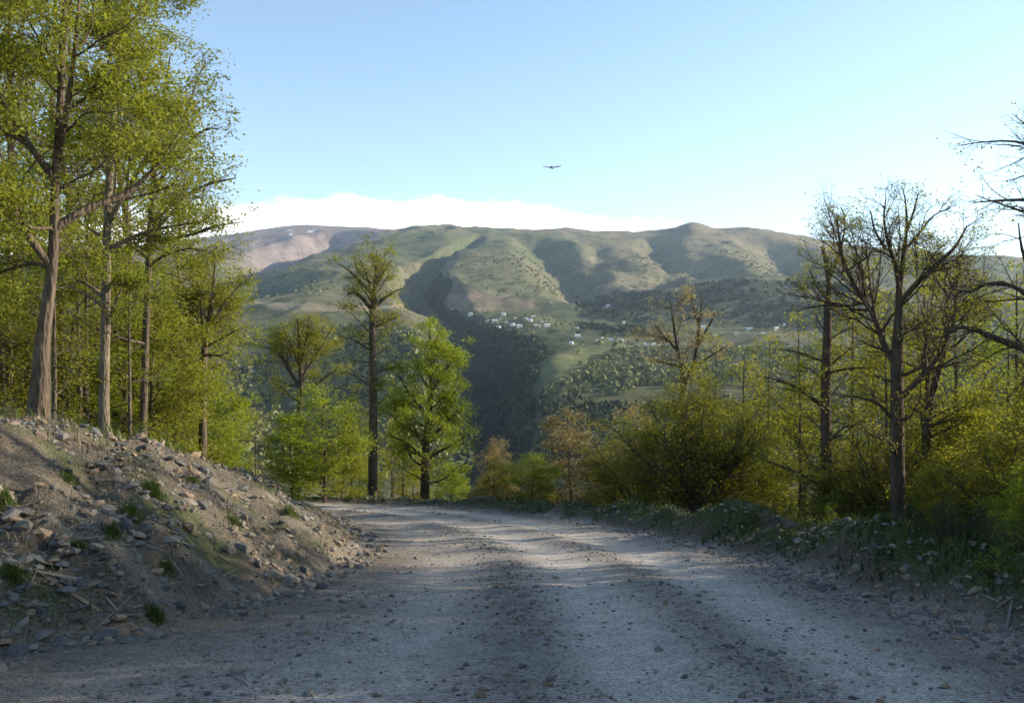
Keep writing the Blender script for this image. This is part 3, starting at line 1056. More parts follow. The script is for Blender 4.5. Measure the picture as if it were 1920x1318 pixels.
# --- tall straight trunk lit by the sun
hero(102, 'oak_tree', 'tall straight oak with a pale sunlit trunk, second from the crooked oak', 'tree', 21.0,
     [(196, 850, 23), (195, 760, 20), (197, 650, 18), (199, 540, 17), (201, 430, 15), (206, 320, 14), (214, 200, 11), (226, 90, 10), (236, -40, 7), (240, -170, 3)],
     [[(200, 470, 10), (250, 440, 8, .2), (310, 420, 5, .4), (370, 410, 2, .5)],
      [(202, 420, 11), (260, 340, 8, -.3), (320, 270, 5, -.6), (370, 180, 2, -.8)],
      [(198, 560, 8), (150, 530, 6, .3), (110, 520, 3, .6)],
      [(205, 330, 10), (150, 260, 7, .4), (110, 180, 4, .8), (90, 90, 2, 1.0)],
      [(200, 610, 7), (222, 570, 5, -.2), (250, 520, 3, -.3)]],
     (M_BARK_PALE, M_LEAF_OAK),
     [dict(count=16, t0=0.27, t1=0.97, env=[(0.25, 1.8), (0.7, 2.6), (1, 1.0)], a0=80, a1=40, up=0.03)],
     LV(1.8, 3.2, 4.4, flat=0.7), [dict(per=4, size=0.09, spread=0.10, upb=0.5), dict(per=17, size=0.088, spread=0.13, upb=0.5)], sides=14)
# --- sparse oak whose bare limbs reach out to the right
hero(103, 'oak_tree', 'sparse oak whose nearly bare limbs spread against the sky beside the leafy oaks', 'tree', 24.0,
     [(268, 860, 16), (270, 740, 14), (274, 620, 13), (278, 520, 12), (282, 420, 11), (290, 320, 10), (300, 230, 7), (312, 150, 4), (320, 100, 2)],
     [[(283, 420, 9), (330, 380, 7), (380, 345, 5, .2), (436, 330, 2, .3)],
      [(287, 360, 9), (340, 290, 7, -.2), (390, 250, 4, -.3), (420, 250, 1.6, -.4)],
      [(281, 450, 8), (340, 440, 6, .3), (400, 420, 4, .4), (450, 412, 1.5, .4)],
      [(292, 310, 8), (340, 210, 6, .3), (360, 140, 3, .4), (376, 108, 1.5, .4)],
      [(280, 500, 7), (320, 480, 5, -.3), (370, 470, 3, -.5), (410, 480, 1.5, -.6)],
      [(296, 260, 7), (260, 180, 5, .3), (240, 100, 2, .5)]],
     OAK, [dict(count=8, t0=0.3, t1=0.95, env=[(0.3, 2.0), (0.8, 1.8), (1, 0.8)], a0=80, a1=40)],
     LV(1.9, 3.4, 3.6, flat=0.75, r2=0.5), [dict(per=1.6, size=0.10, spread=0.08, upb=0.5), dict(per=3.6, size=0.10, spread=0.09, upb=0.5)], sides=12)
# --- slim oak at the top of the bank near the bend
hero(104, 'oak_tree', 'slim tan oak with a dark straight trunk where the bank slopes down to the bend', 'tree', 29.0,
     [(380, 885, 15), (380, 800, 14), (381, 720, 13), (384, 650, 11), (394, 590, 9), (400, 540, 7), (404, 490, 4), (406, 455, 2)],
     [[(383, 670, 6), (378, 600, 5), (368, 550, 3, .3), (358, 500, 1.5, .4)],
      [(388, 620, 6), (420, 570, 4), (444, 540, 2), (460, 525, 1)],
      [(385, 650, 5), (430, 630, 3, -.3), (462, 615, 1.4, -.5)],
      [(383, 690, 4), (345, 665, 3, .2), (322, 650, 1.2, .3)]],
     (M_BARK, M_LEAF_OLIVE), [dict(count=11, t0=0.45, t1=0.97, env=[(0.4, 1.3), (0.7, 1.35), (1, 0.5)], a0=85, a1=40)],
     LV(2.4, 4.0, 5.0, flat=0.6, r2=0.5), [dict(per=3, size=0.11, spread=0.08, upb=0.5), dict(per=6, size=0.11, spread=0.1, upb=0.5)], sides=10)
# --- round-headed oak beyond the bend
hero(105, 'oak_tree', 'round-headed oak with a forking stem rising out of the bright bush', 'tree', 47.0,
     [(556, 935, 15), (558, 850, 13), (561, 780, 11), (564, 720, 10), (563, 670, 8), (560, 630, 5), (558, 595, 2)],
     [[(563, 730, 7), (540, 690, 6), (520, 660, 4), (495, 650, 1.6)],
      [(564, 710, 7), (588, 670, 5, .3), (605, 640, 3, .4), (622, 610, 1.5, .5)],
      [(563, 690, 6), (545, 640, 4, -.3), (530, 605, 1.6, -.4)],
      [(563, 690, 5), (575, 630, 4), (580, 590, 1.6)],
      [(562, 750, 5), (600, 715, 4), (636, 690, 1.6)],
      [(562, 755, 5), (520, 725, 3.6, .4), (485, 700, 1.4, .5)]],
     (M_BARK_DARK, M_LEAF_OLIVE), [dict(count=7, t0=0.55, t1=0.97, env=[(0.5, 2.1), (0.8, 1.6), (1, 0.6)], a0=78, a1=35)],
     LV(2.1, 3.2, 4.2, flat=0.7), [dict(per=3.6, size=0.105, spread=0.12, upb=0.5), dict(per=7, size=0.105, spread=0.15, upb=0.5)], sides=10)
# --- tall lone oak on the outside of the bend
hero(106, 'oak_tree', 'tall lone oak with a long bare trunk standing on the outside of the bend', 'tree', 42.0,
     [(700, 950, 19), (699, 900, 17), (700, 800, 15.5), (700, 720, 14.5), (699, 650, 13), (698, 600, 12), (701, 560, 10), (704, 520, 6), (706, 490, 3), (707, 468, 1.5)],
     [[(699, 585, 8), (680, 560, 7), (662, 548, 5), (650, 555, 2)],
      [(699, 580, 7), (720, 560, 6), (738, 548, 4), (757, 540, 1.6)],
      [(700, 565, 7), (690, 530, 5, .3), (680, 500, 3, .4), (668, 480, 1.4, .5)],
      [(703, 540, 5), (722, 510, 3.6, -.3), (736, 490, 1.4, -.4)],
      [(700, 555, 5), (664, 515, 3.8, -.4), (638, 495, 1.4, -.5)],
      [(699, 615, 5), (730, 600, 4, .2), (752, 590, 1.6, .3)],
      [(699, 660, 4), (668, 640, 3), (645, 632, 1.2)],
      [(700, 730, 3.6), (668, 705, 2.8), (648, 700, 1)],
      [(700, 700, 3.6), (730, 690, 2.6, .3), (752, 690, 1, .4)]],
     (M_BARK, M_LEAF_OLIVE), [dict(count=30, t0=0.28, t1=0.98, env=[(0.25, 0.7), (0.5, 1.15), (0.7, 1.7), (0.85, 1.9), (0.93, 1.4), (1, 0.6)], a0=88, a1=40)],
     LV(2.0, 3.0, 4.0, flat=0.6), [dict(per=3.5, size=0.105, spread=0.12, upb=0.5), dict(per=6.5, size=0.105, spread=0.16, upb=0.5)], sides=12)
# --- bright green beech
hero(107, 'beech_tree', 'bright green beech in full new leaf beside the tall lone oak', 'tree', 43.0,
     [(797, 950, 19), (797, 890, 17), (799, 830, 14), (805, 770, 11), (808, 720, 8), (808, 670, 5), (806, 620, 2)],
     [[(797, 860, 7), (760, 830, 5), (728, 815, 2)], [(800, 830, 8), (824, 805, 6), (850, 780, 4), (872, 760, 2)],
      [(804, 780, 6), (770, 740, 4, -.3), (748, 700, 2, -.4)], [(806, 740, 6), (838, 690, 4, .3), (862, 650, 2, .4)]],
     (M_BARK_DARK, M_LEAF_BRIGHT), [dict(count=32, t0=0.14, t1=0.97, env=[(0.1, 2.1), (0.4, 2.4), (0.7, 2.0), (0.9, 1.25), (1, 0.5)], a0=84, a1=30, wander=0.1)],
     LV(2.2, 3.0, 3.8, flat=0.6, r2=0.5), [dict(per=5, size=0.12, spread=0.15, upb=0.6), dict(per=8, size=0.12, spread=0.17, upb=0.6)], sides=10)
# --- far forked oak below the road
hero(108, 'oak_tree', 'thin-leaved forked oak rising behind the dense olive bush', 'tree', 46.0,
     [(1276, 960, 17), (1277, 860, 15), (1278, 780, 14), (1281, 725, 12), (1300, 690, 9), (1308, 640, 7), (1312, 600, 5), (1318, 560, 2)],
     [[(1280, 735, 10), (1278, 690, 8), (1268, 640, 6), (1262, 600, 4), (1256, 565, 2)],
      [(1306, 650, 6), (1330, 610, 4), (1345, 580, 1.5)], [(1272, 660, 5), (1245, 630, 3.5), (1228, 610, 1.5)],
      [(1300, 690, 5), (1335, 665, 3.5), (1362, 650, 1.4)], [(1277, 690, 5), (1245, 680, 3.5), (1222, 672, 1.4)],
      [(1310, 610, 4), (1300, 575, 3), (1296, 548, 1.4)]],
     (M_BARK_DARK, M_LEAF_TAN), [dict(count=6, t0=0.5, t1=0.95, env=[(0.4, 1.7), (1, 0.8)], a0=80, a1=40)],
     LV(2.0, 3.0, 3.8, flat=0.7), [dict(per=1.6, size=0.13, spread=0.10, upb=0.5), dict(per=3.5, size=0.13, spread=0.11, upb=0.5)], sides=10)
# --- right-hand side
hero(109, 'oak_tree', 'slender dark oak with one low bough bowed out over the olive bushes', 'tree', 26.0,
     [(1555, 985, 26), (1553, 920, 23), (1550, 840, 21), (1548, 760, 19), (1549, 690, 17), (1551, 620, 15), (1552, 570, 13), (1554, 530, 10), (1548, 490, 7), (1540, 462, 3)],
     [[(1548, 765, 9), (1520, 745, 8), (1488, 725, 6, -.2), (1460, 715, 4, -.3), (1425, 705, 2, -.4)],
      [(1554, 525, 8), (1568, 490, 6), (1580, 450, 4), (1584, 410, 3), (1576, 388, 1.6)],
      [(1552, 560, 6), (1530, 535, 4), (1518, 505, 2)],
      [(1550, 640, 5), (1590, 620, 4, .3), (1622, 610, 2, .4)],
      [(1549, 700, 5), (1590, 690, 4, -.3), (1625, 690, 1.6, -.4)],
      [(1549, 680, 5), (1500, 660, 3.6, .3), (1460, 655, 1.6, .5)],
      [(1553, 930, 8), (1520, 900, 7, -.3), (1480, 880, 5, -.4), (1430, 860, 2, -.5)],
      [(1550, 830, 5), (1585, 800, 4), (1625, 790, 1.6)]],
     (M_BARK_DARK, M_LEAF_OLIVE), [dict(count=12, t0=0.28, t1=0.95, env=[(0.25, 1.6), (0.6, 1.3), (1, 0.5)], a0=86, a1=45)],
     LV(2.9, 4.8, 4.6, flat=0.65, a=40), [dict(per=1.2, size=0.08, spread=0.07, upb=0.5), dict(per=3.4, size=0.08, spread=0.08, upb=0.5)], sides=14)
hero(110, 'oak_tree', 'wide-forking oak with bare dark limbs fanned out against the white sky', 'tree', 22.0,
     [(1684, 1025, 32), (1684, 960, 27), (1683, 880, 26), (1682, 800, 25), (1682, 740, 24), (1682, 690, 23), (1683, 640, 20), (1686, 590, 15), (1686, 540, 12), (1694, 480, 8), (1700, 430, 5), (1698, 380, 3), (1692, 352, 1.5)],
     [[(1682, 690, 14), (1664, 640, 12, .3), (1650, 590, 10, .4), (1622, 540, 9, .5), (1600, 500, 7, .5), (1588, 450, 5, .5), (1582, 395, 2, .5)],
      [(1684, 570, 11), (1712, 530, 10, -.3), (1740, 500, 8, -.4), (1770, 470, 6, -.5), (1790, 430, 3, -.6)],
      [(1686, 545, 9), (1672, 500, 8, -.2), (1655, 455, 6, -.3), (1648, 410, 4, -.3), (1652, 375, 2, -.3)],
      [(1696, 470, 7), (1730, 440, 5, .3), (1765, 400, 3, .4), (1800, 385, 1.5, .5)],
      [(1698, 440, 6), (1712, 400, 4), (1722, 362, 2)],
      [(1660, 470, 5), (1640, 430, 4), (1632, 395, 2)],
      [(1684, 750, 12), (1716, 700, 10, -.5), (1742, 655, 7, -.7), (1758, 600, 5, -.8), (1764, 530, 3, -.8), (1768, 470, 1.5, -.8)],
      [(1683, 800, 8), (1650, 760, 6), (1612, 745, 4), (1570, 740, 2)],
      [(1683, 860, 7), (1660, 830, 6, -.4), (1630, 810, 3, -.6)],
      [(1683, 640, 6), (1720, 620, 5, .5), (1770, 610, 2, .8)]],
     (M_BARK_DARK, M_LEAF_OLIVE), [dict(count=7, t0=0.25, t1=0.62, env=[(0.2, 1.5), (0.7, 1.2)], a0=84, a1=70),
                                  dict(count=5, t0=0.7, t1=0.97, env=[(0.6, 1.2), (1, 0.6)], a0=50, a1=35)],
     LV(3.8, 6.0, 5.5, flat=0.9, a=36, r2=0.6), [dict(per=0.4, size=0.065, spread=0.05, upb=0.4), dict(per=1.1, size=0.065, spread=0.05, upb=0.4)], sides=16, n=34)
hero(111, 'oak_tree', 'leaning twin-stemmed oak just behind the wide-forking oak', 'tree', 24.5,
     [(1728, 1000, 18), (1732, 900, 15), (1738, 820, 14), (1745, 750, 12), (1762, 690, 10), (1776, 640, 8), (1770, 590, 6), (1790, 530, 4), (1806, 470, 2)],
     [[(1734, 880, 11), (1745, 800, 9, .4), (1756, 720, 7, .5), (1752, 650, 5, .5), (1764, 560, 3, .5), (1768, 500, 1.5, .5)],
      [(1770, 660, 6), (1800, 640, 5), (1840, 600, 3), (1870, 580, 1.5)],
      [(1766, 680, 5), (1730, 640, 3.6), (1712, 600, 1.6)],
      [(1740, 800, 5), (1790, 780, 4, -.3), (1830, 770, 1.6, -.4)],
      [(1780, 560, 4), (1760, 530, 3), (1745, 505, 1.4)]],
     (M_BARK_DARK, M_LEAF_OLIVE), [dict(count=10, t0=0.25, t1=0.95, env=[(0.2, 1.6), (1, 0.8)], a0=85, a1=45)],
     LV(2.2, 3.4, 4.0, flat=0.65), [dict(per=2.2, size=0.10, spread=0.09, upb=0.5), dict(per=4.5, size=0.10, spread=0.10, upb=0.5)], sides=12)
hero(112, 'oak_tree', 'dark oak at the road edge whose crooked boughs reach in from beyond the frame', 'tree', 14.0,
     [(2080, 1160, 60), (2075, 1000, 50), (2070, 850, 46), (2062, 720, 42), (2060, 600, 36), (2066, 480, 30), (2070, 360, 24), (2076, 240, 18), (2080, 100, 11), (2084, -40, 4)],
     [[(2062, 700, 18), (2010, 680, 15, .2), (1950, 655, 13, .4), (1885, 625, 11, .6), (1850, 610, 9, .6), (1822, 620, 5, .7), (1790, 612, 2, .7)],
      [(2064, 560, 16), (2000, 530, 13, -.2), (1940, 505, 11, -.4), (1892, 498, 8, -.5), (1874, 470, 5, -.6), (1862, 430, 2, -.7)],
      [(2068, 420, 13), (2010, 390, 10), (1950, 372, 7, .2), (1900, 370, 5, .3), (1850, 372, 2, .4)],
      [(2072, 330, 11), (2010, 280, 8, .4), (1950, 250, 5, .6), (1900, 246, 3, .7), (1852, 250, 1.5, .8)],
      [(2062, 640, 13), (1990, 560, 10, .6), (1930, 520, 7, .9), (1880, 540, 4, 1.1), (1840, 520, 2, 1.2)],
      [(2062, 720, 12), (1980, 700, 9, -.6), (1910, 690, 6, -.9), (1850, 660, 3, -1.1)]],
     (M_BARK_DARK, M_LEAF_OLIVE), [dict(count=9, t0=0.35, t1=0.97, env=[(0.3, 2.2), (0.7, 2.2), (1, 0.9)], a0=80, a1=40, phase=-0.6)],
     LV(1.9, 3.4, 3.8, flat=0.75), [dict(per=0.6, size=0.055, spread=0.04, upb=0.4), dict(per=1.7, size=0.055, spread=0.04, upb=0.4)], sides=16)


# ------------------------------------------------------------------ kinds of young tree and bush that repeat, each grown once
def proto(seed, name, cat, H_, r0, kind, mats):
    T = Tree(seed)
    rng = T.rng
    if kind == 'slim':          # thin pole with layered sprays
        P = [np.array([0, 0, 0.0])]
        for k in range(6):
            P.append(P[-1] + np.array([rng.normal(0, .02), rng.normal(0, .02), 1]) * H_ / 6)
        T.trunk(P, np.linspace(1, .12, 7) * r0, 16)
        T.auto_limbs(15, 0.25, 0.97, [(0.2, H_ * .2), (0.6, H_ * .2), (1, H_ * .06)], 86, 45, up=0.01)
        T.branch(LV(2.2, 3.6, 4.4, flat=0.55, r2=0.5))
        leaf = [dict(per=3.5, size=0.10, spread=0.12, upb=0.8), dict(per=6.0, size=0.10, spread=0.13, upb=0.8)]
    elif kind == 'round':       # bushy young tree, leafy to the ground
        P = [np.array([0, 0, 0.0])]
        for k in range(5):
            P.append(P[-1] + np.array([rng.normal(0, .06), rng.normal(0, .06), 1]) * H_ / 5)
        T.trunk(P, np.linspace(1, .12, 6) * r0, 14)
        T.auto_limbs(32, 0.04, 0.96, [(0.0, H_ * .36), (0.35, H_ * .42), (0.7, H_ * .32), (1, H_ * .10)], 82, 25, up=0.03)
        T.branch(LV(2.4, 3.6, 4.4, flat=0.65, r2=0.5))
        leaf = [dict(per=6, size=0.095, spread=0.14, upb=0.6), dict(per=8.5, size=0.095, spread=0.16, upb=0.6)]
    elif kind == 'multi':       # several stems from one foot
        P = [np.array([0, 0, 0.0]), np.array([0.02, 0, H_ * .05]), np.array([0.03, 0.02, H_ * .12])]
        T.trunk(P, [r0 * 1.2, r0, r0 * .8], 5)
        T.auto_limbs(17, 0.2, 1.0, [(0.0, H_ * .75), (1, H_ * .92)], 62, 12, up=0.02, thick=0.6)
        T.branch(LV(1.7, 2.8, 3.6, flat=0.75, r2=0.42, a=38))
        leaf = [dict(per=2.2, size=0.10, spread=0.12, upb=0.6), dict(per=4.0, size=0.10, spread=0.14, upb=0.6)]
    elif kind == 'cone':        # small conical tree
        P = [np.array([0, 0, 0.0])]
        for k in range(5):
            P.append(P[-1] + np.array([rng.normal(0, .02), rng.normal(0, .02), 1]) * H_ / 5)
        T.trunk(P, np.linspace(1, .12, 6) * r0, 14)
        T.auto_limbs(46 if H_ < 6 else 20, 0.06, 0.98, [(0.0, H_ * .36), (0.3, H_ * .34), (0.7, H_ * .2), (1, H_ * .04)], 88, 50, up=0.0)
        T.branch(LV(2.2, 3.4, 4.0, flat=0.5, r2=0.45))
        leaf = [dict(per=7, size=0.11, spread=0.13, upb=0.7), dict(per=11 if H_ < 6 else 4, size=0.11 if H_ < 6 else 0.2, spread=0.14, upb=0.7)]
    elif kind == 'tall':        # grown oak with a high crown
        P = [np.array([0, 0, 0.0])]
        for k in range(7):
            P.append(P[-1] + np.array([rng.normal(0, .09), rng.normal(0, .09), 1]) * H_ / 7)
        T.trunk(P, np.linspace(1, .12, 8) * r0, 20)
        T.auto_limbs(24, 0.28, 0.97, [(0.2, 2.2), (0.5, 3.2), (0.8, 2.4), (1, 1.0)], 82, 30, up=0.03)
        T.branch(LV(1.7, 3.0, 4.0, flat=0.7))
        leaf = [dict(per=3.5, size=0.10, spread=0.14, upb=0.6), dict(per=6, size=0.10, spread=0.16, upb=0.6)]
    elif kind == 'bush':        # low bush
        P = [np.array([0, 0, 0.0]), np.array([0.01, 0, H_ * .06]), np.array([0.02, 0.01, H_ * .12])]
        T.trunk(P, [r0, r0 * .8, r0 * .6], 4)
        T.auto_limbs(16, 0.1, 1.0, [(0.0, H_ * .7), (1, H_ * .9)], 78, 10, up=0.0, thick=0.5)
        T.branch([dict(per_m=7, tmin=0.15, ang=42, ratio=0.5, n=5, wander=.2, up=.03, flat=.8, rmax=.012, lmin=.12, cmax=12, lmax=.7),
                  dict(per_m=12, tmin=0.1, ang=45, ratio=0.6, n=3, wander=.2, up=.03, flat=.8, rmax=.01, lmin=.08, cmax=9, lmax=.3)])
        leaf = [dict(per=3, size=0.05, spread=0.04, upb=0.5), dict(per=4.5, size=0.05, spread=0.04, upb=0.5)]
    o = T.build(name, '', cat, mats, leaf, (0, 0, 0), sides=8, split=False, bump=0.03)
    return o


PROTO = {
    'tall': proto(211, 'oak_tree', 'tree', 13.0, 0.17, 'tall', (M_BARK, M_LEAF_OAK)),
    'slim': proto(201, 'young_oak', 'tree', 8.0, 0.10, 'slim', (M_BARK, M_LEAF_OLIVE)),
    'slimgreen': proto(206, 'young_beech', 'tree', 8.0, 0.09, 'slim', (M_BARK, M_LEAF_BRIGHT)),
    'round': proto(202, 'young_beech', 'tree', 4.0, 0.07, 'round', (M_BARK_DARK, M_LEAF_BRIGHT)),
    'multi': proto(203, 'hornbeam_bush', 'bush', 4.5, 0.12, 'multi', (M_BARK_DARK, M_LEAF_OLIVE)),
    'cone': proto(204, 'young_hornbeam', 'tree', 5.0, 0.07, 'cone', (M_BARK_PALE, M_LEAF_TAN)),
    'olive': proto(205, 'young_hornbeam', 'tree', 5.0, 0.08, 'round', (M_BARK_DARK, M_LEAF_OLIVE)),
    'holly': proto(207, 'holly_bush', 'bush', 1.6, 0.04, 'bush', (M_BARK_DARK, M_LEAF_DARK)),
    'sage': proto(208, 'sage_bush', 'bush', 0.9, 0.02, 'bush', (M_BARK_DARK, M_LEAF_SAGE)),
    'low': proto(209, 'low_bush', 'bush', 1.1, 0.02, 'bush', (M_BARK_DARK, M_LEAF_BRIGHT)),
    'dark': proto(210, 'evergreen_tree', 'tree', 9.0, 0.12, 'cone', (M_BARK_DARK, M_LEAF_DARK)),
}
TAKEN = set()


def put(kind, px, d, sc, label, group=None, rz=None, sz=None, drop=0.05, cat=None):
    src = PROTO[kind]
    o = src if kind not in TAKEN else copy_tree(src)
    TAKEN.add(kind)
    x = (px - CX) / F * d
    o.location = (x, d, float(H(np.array([x]), np.array([float(d)]))[0]) - drop)
    o.rotation_euler = (0, 0, random.uniform(0, 6.28) if rz is None else rz)
    s = sc
    o.scale = (s, s, s * (sz or 1.0))
    o['label'] = label
    if group:
        o['group'] = group
    elif 'group' in o:
        del o['group']
    return o



HT = {'slim': 8, 'slimgreen': 8, 'round': 4, 'multi': 4.2, 'cone': 5, 'olive': 5, 'tall': 13.0, 'dark': 9.0}


def put_top(kind, px, d, row, label, group=None, wide=1.0):
    """as put(), but grown so tall that its top stands at that photo row"""
    x = (px - CX) / F * d
    z0 = float(H(np.array([x]), np.array([float(d)]))[0])
    zt = EYE + (CY - row) / F * d
    s_ = max(0.15, (zt - z0) / HT[kind])
    return put(kind, px, d, s_ * wide, label, group, sz=1.0 / wide)


# named ones
put_top('round', 608, 39.5, 748, 'bright yellow-green beech bush in full sun below the round-headed oak', wide=1.25)
put_top('round', 545, 41, 800, 'darker green beech bush beside the yellow-green one at the bend', wide=1.1)
put_top('round', 1000, 35, 858, 'compact vivid green beech bush at the road edge beside the tan tree', wide=1.6)
put_top('olive', 925, 37, 868, 'small yellowish young hornbeam beside the vivid green bush')
put_top('cone', 930, 42, 825, 'small tan sapling top showing above the yellowish hornbeam')
put_top('cone', 1072, 38, 772, 'conical tan hornbeam standing alone beside the vivid green bush', wide=1.5)
put_top('multi', 1300, 30, 735, 'dense olive bush with many stems behind the berm', wide=0.95)
put_top('multi', 1205, 34, 800, 'smaller olive bush at the foot of the dense olive one')
put_top('olive', 1262, 31, 748, 'rounded olive hornbeam crowding the dense olive bush from the gorge side', wide=1.2)
put_top('olive', 1345, 32, 742, 'rounded olive hornbeam crowding the dense olive bush from the oak side', wide=1.15)
put('round', 415, 33, 0.62, 'round bright green bush on the bank crest beside the slim tan oak')
put('holly', 212, 19.5, 0.75, 'dark green holly bush between the pale sunlit trunk and the bank crest')
put('holly', 500, 26.5, 0.5, 'small dark bush at the lower end of the stony bank')
put('holly', 530, 28.5, 0.55, 'brownish bush at the very end of the bank by the bend')
put('slim', 755, 45, 0.62, 'thin bare-stemmed oak sapling between the lone oak and the beech')
put('slim', 738, 48, 0.55, 'thinner pole just behind the lone oak trunk')
put('round', 845, 46, 0.72, 'low bright beech growth under the right flank of the green beech')
put('olive', 770, 50, 0.7, 'olive undergrowth tree behind the trunk of the green beech')
put('slim', 660, 50, 0.95, 'slim olive tree close behind the lone oak, on its left')
put('slim', 735, 52, 1.05, 'slim olive tree between the lone oak and the green beech')
put('olive', 640, 47, 0.85, 'olive hornbeam filling the space left of the lone oak')
put('round', 690, 50, 0.75, 'low green beech bush behind the foot of the lone oak')
put('slim', 480, 55, 1.0, 'slim olive tree in the gap left of the round-headed oak')
put('olive', 880, 52, 0.55, 'low olive hornbeam at the right foot of the green beech')
put('slim', 1150, 50, 0.8, 'slim olive tree right of the conical tan hornbeam')
# woodland behind the bank
for px, d, row, lb in ((140, 29, -60, 'leafy tall oak between and behind the crooked oak and the pale trunk'), (20, 26, -90, 'leafy tall oak at the picture edge behind the crooked oak'),
                       (340, 36, 300, 'lower leafy oak behind the sparse bare-limbed oak'), (245, 33, 40, 'leafy tall oak behind the pale sunlit trunk')):
    put_top('tall', px, d, row, lb, 'tall leafy oaks behind the bank')
words_l = ['behind the crooked oak', 'behind the pale trunk', 'behind the sparse oak', 'behind the slim tan oak']
cols_l = [75, 195, 285, 385]


def near_word(px):
    return min(range(4), key=lambda i: abs(cols_l[i] - px))


r_ = random.Random(5)
spots = []
for k in range(34):
    px = r_.uniform(-120, 440)
    d = r_.uniform(24, 58)
    if px > 380 and d < 30:
        continue
    spots.append((px, d))
names_seen = {}
for k, (px, d) in enumerate(spots):
    kd = ['slim', 'round', 'slimgreen', 'olive', 'slim', 'round'][k % 6]
    sc = {'slim': r_.uniform(0.75, 1.15), 'slimgreen': r_.uniform(0.7, 1.1), 'round': r_.uniform(0.8, 1.35), 'olive': r_.uniform(0.8, 1.3)}[kd]
    desc = {'slim': 'slim olive oak sapling', 'slimgreen': 'slim fresh green beech pole', 'round': 'bushy green young beech', 'olive': 'bushy olive hornbeam'}[kd]
    size = 'tall' if sc > 1.0 else 'short'
    far = 'deep' if d > 44 else ('well' if d > 34 else 'close')
    put(kd, px, d, sc, f'{size} {desc} {far} {words_l[near_word(px)]}', 'young trees in the wood above the bank')
for kd, px, d, row, lb in (('slim', 100, 21, 430, 'slim leafy oak close behind the crooked oak'), ('slimgreen', 245, 23, 470, 'slim fresh green beech right of the pale sunlit trunk'), ('slim', 150, 24.5, 380, 'tall slim oak between the crooked oak and the pale trunk'), ('olive', 15, 23, 560, 'bushy olive hornbeam at the picture edge on the bank')):
    put_top(kd, px, d, row, lb)
# poles with lit stems
for px, d, s in ((116, 26, 1.1), (164, 25, 1.05), (236, 27, 1.25), (285, 30, 1.0), (20, 24, 1.15), (330, 38, 1.15), (430, 52, 0.9)):
    put('slim', px, d, s, {116: 'thin pale pole just beside the crooked oak', 164: 'dark slim pole between the crooked oak and the pale trunk', 236: 'slim lit pole close behind the pale sunlit trunk', 285: 'slim grey pole in front of the sparse oak', 20: 'slim pole at the edge of the picture beside the crooked oak', 330: 'slim leafy pole between the sparse oak and the slim tan oak', 430: 'small leafy oak past the slim tan oak at the gap'}[px])
# scrub and trees along the right, below the road
R_TREES = [
    ('slim', 1395, 35, 660), ('olive', 1385, 32, 790), ('slim', 1440, 38, 640), ('slim', 1500, 33, 600), ('olive', 1520, 36, 760), ('slim', 1600, 30, 520),
    ('slim', 1635, 36, 500), ('multi', 1640, 25, 800), ('slim', 1660, 28, 590), ('olive', 1710, 30, 720), ('slim', 1730, 34, 480), ('multi', 1800, 25, 780), ('slim', 1790, 29, 520), ('slimgreen', 1845, 33, 540),
    ('olive', 1850, 24, 760), ('slimgreen', 1890, 26, 600), ('multi', 1905, 20, 820), ('slim', 1910, 30, 510), ('olive', 1960, 21, 700), ('slim', 1340, 40, 640), ('cone', 1180, 42, 770), ('round', 1915, 15.5, 880),
    ('multi', 1130, 38, 880), ('multi', 1580, 25, 880), ('olive', 1760, 21, 870), ('multi', 1710, 23.5, 880),
]
r_words = [(1240, 'beside the thin-leaved forked oak'), (1400, 'right of the dense olive bush'), (1553, 'by the slender dark oak'), (1640, 'left of the wide-forking oak'), (1684, 'behind the wide-forking oak'), (1740, 'behind the twin-stemmed oak'), (1830, 'under the reaching boughs'), (1910, 'under the reaching bough tips')]
for k, (kd, px, d, sc) in enumerate(R_TREES):
    wd = min(r_words, key=lambda w: abs(w[0] - px))[1]
    desc = {'olive': 'bushy olive hornbeam', 'multi': 'many-stemmed olive hornbeam bush', 'slim': 'slim olive oak sapling', 'slimgreen': 'slim fresh green beech pole', 'round': 'vivid green beech bush', 'cone': 'conical tan hornbeam'}[kd]
    size = 'tall' if sc < 700 else 'low'
    put_top(kd, px, d, sc, f'{size} {desc} {wd}', 'scrub trees along the outer edge of the road')
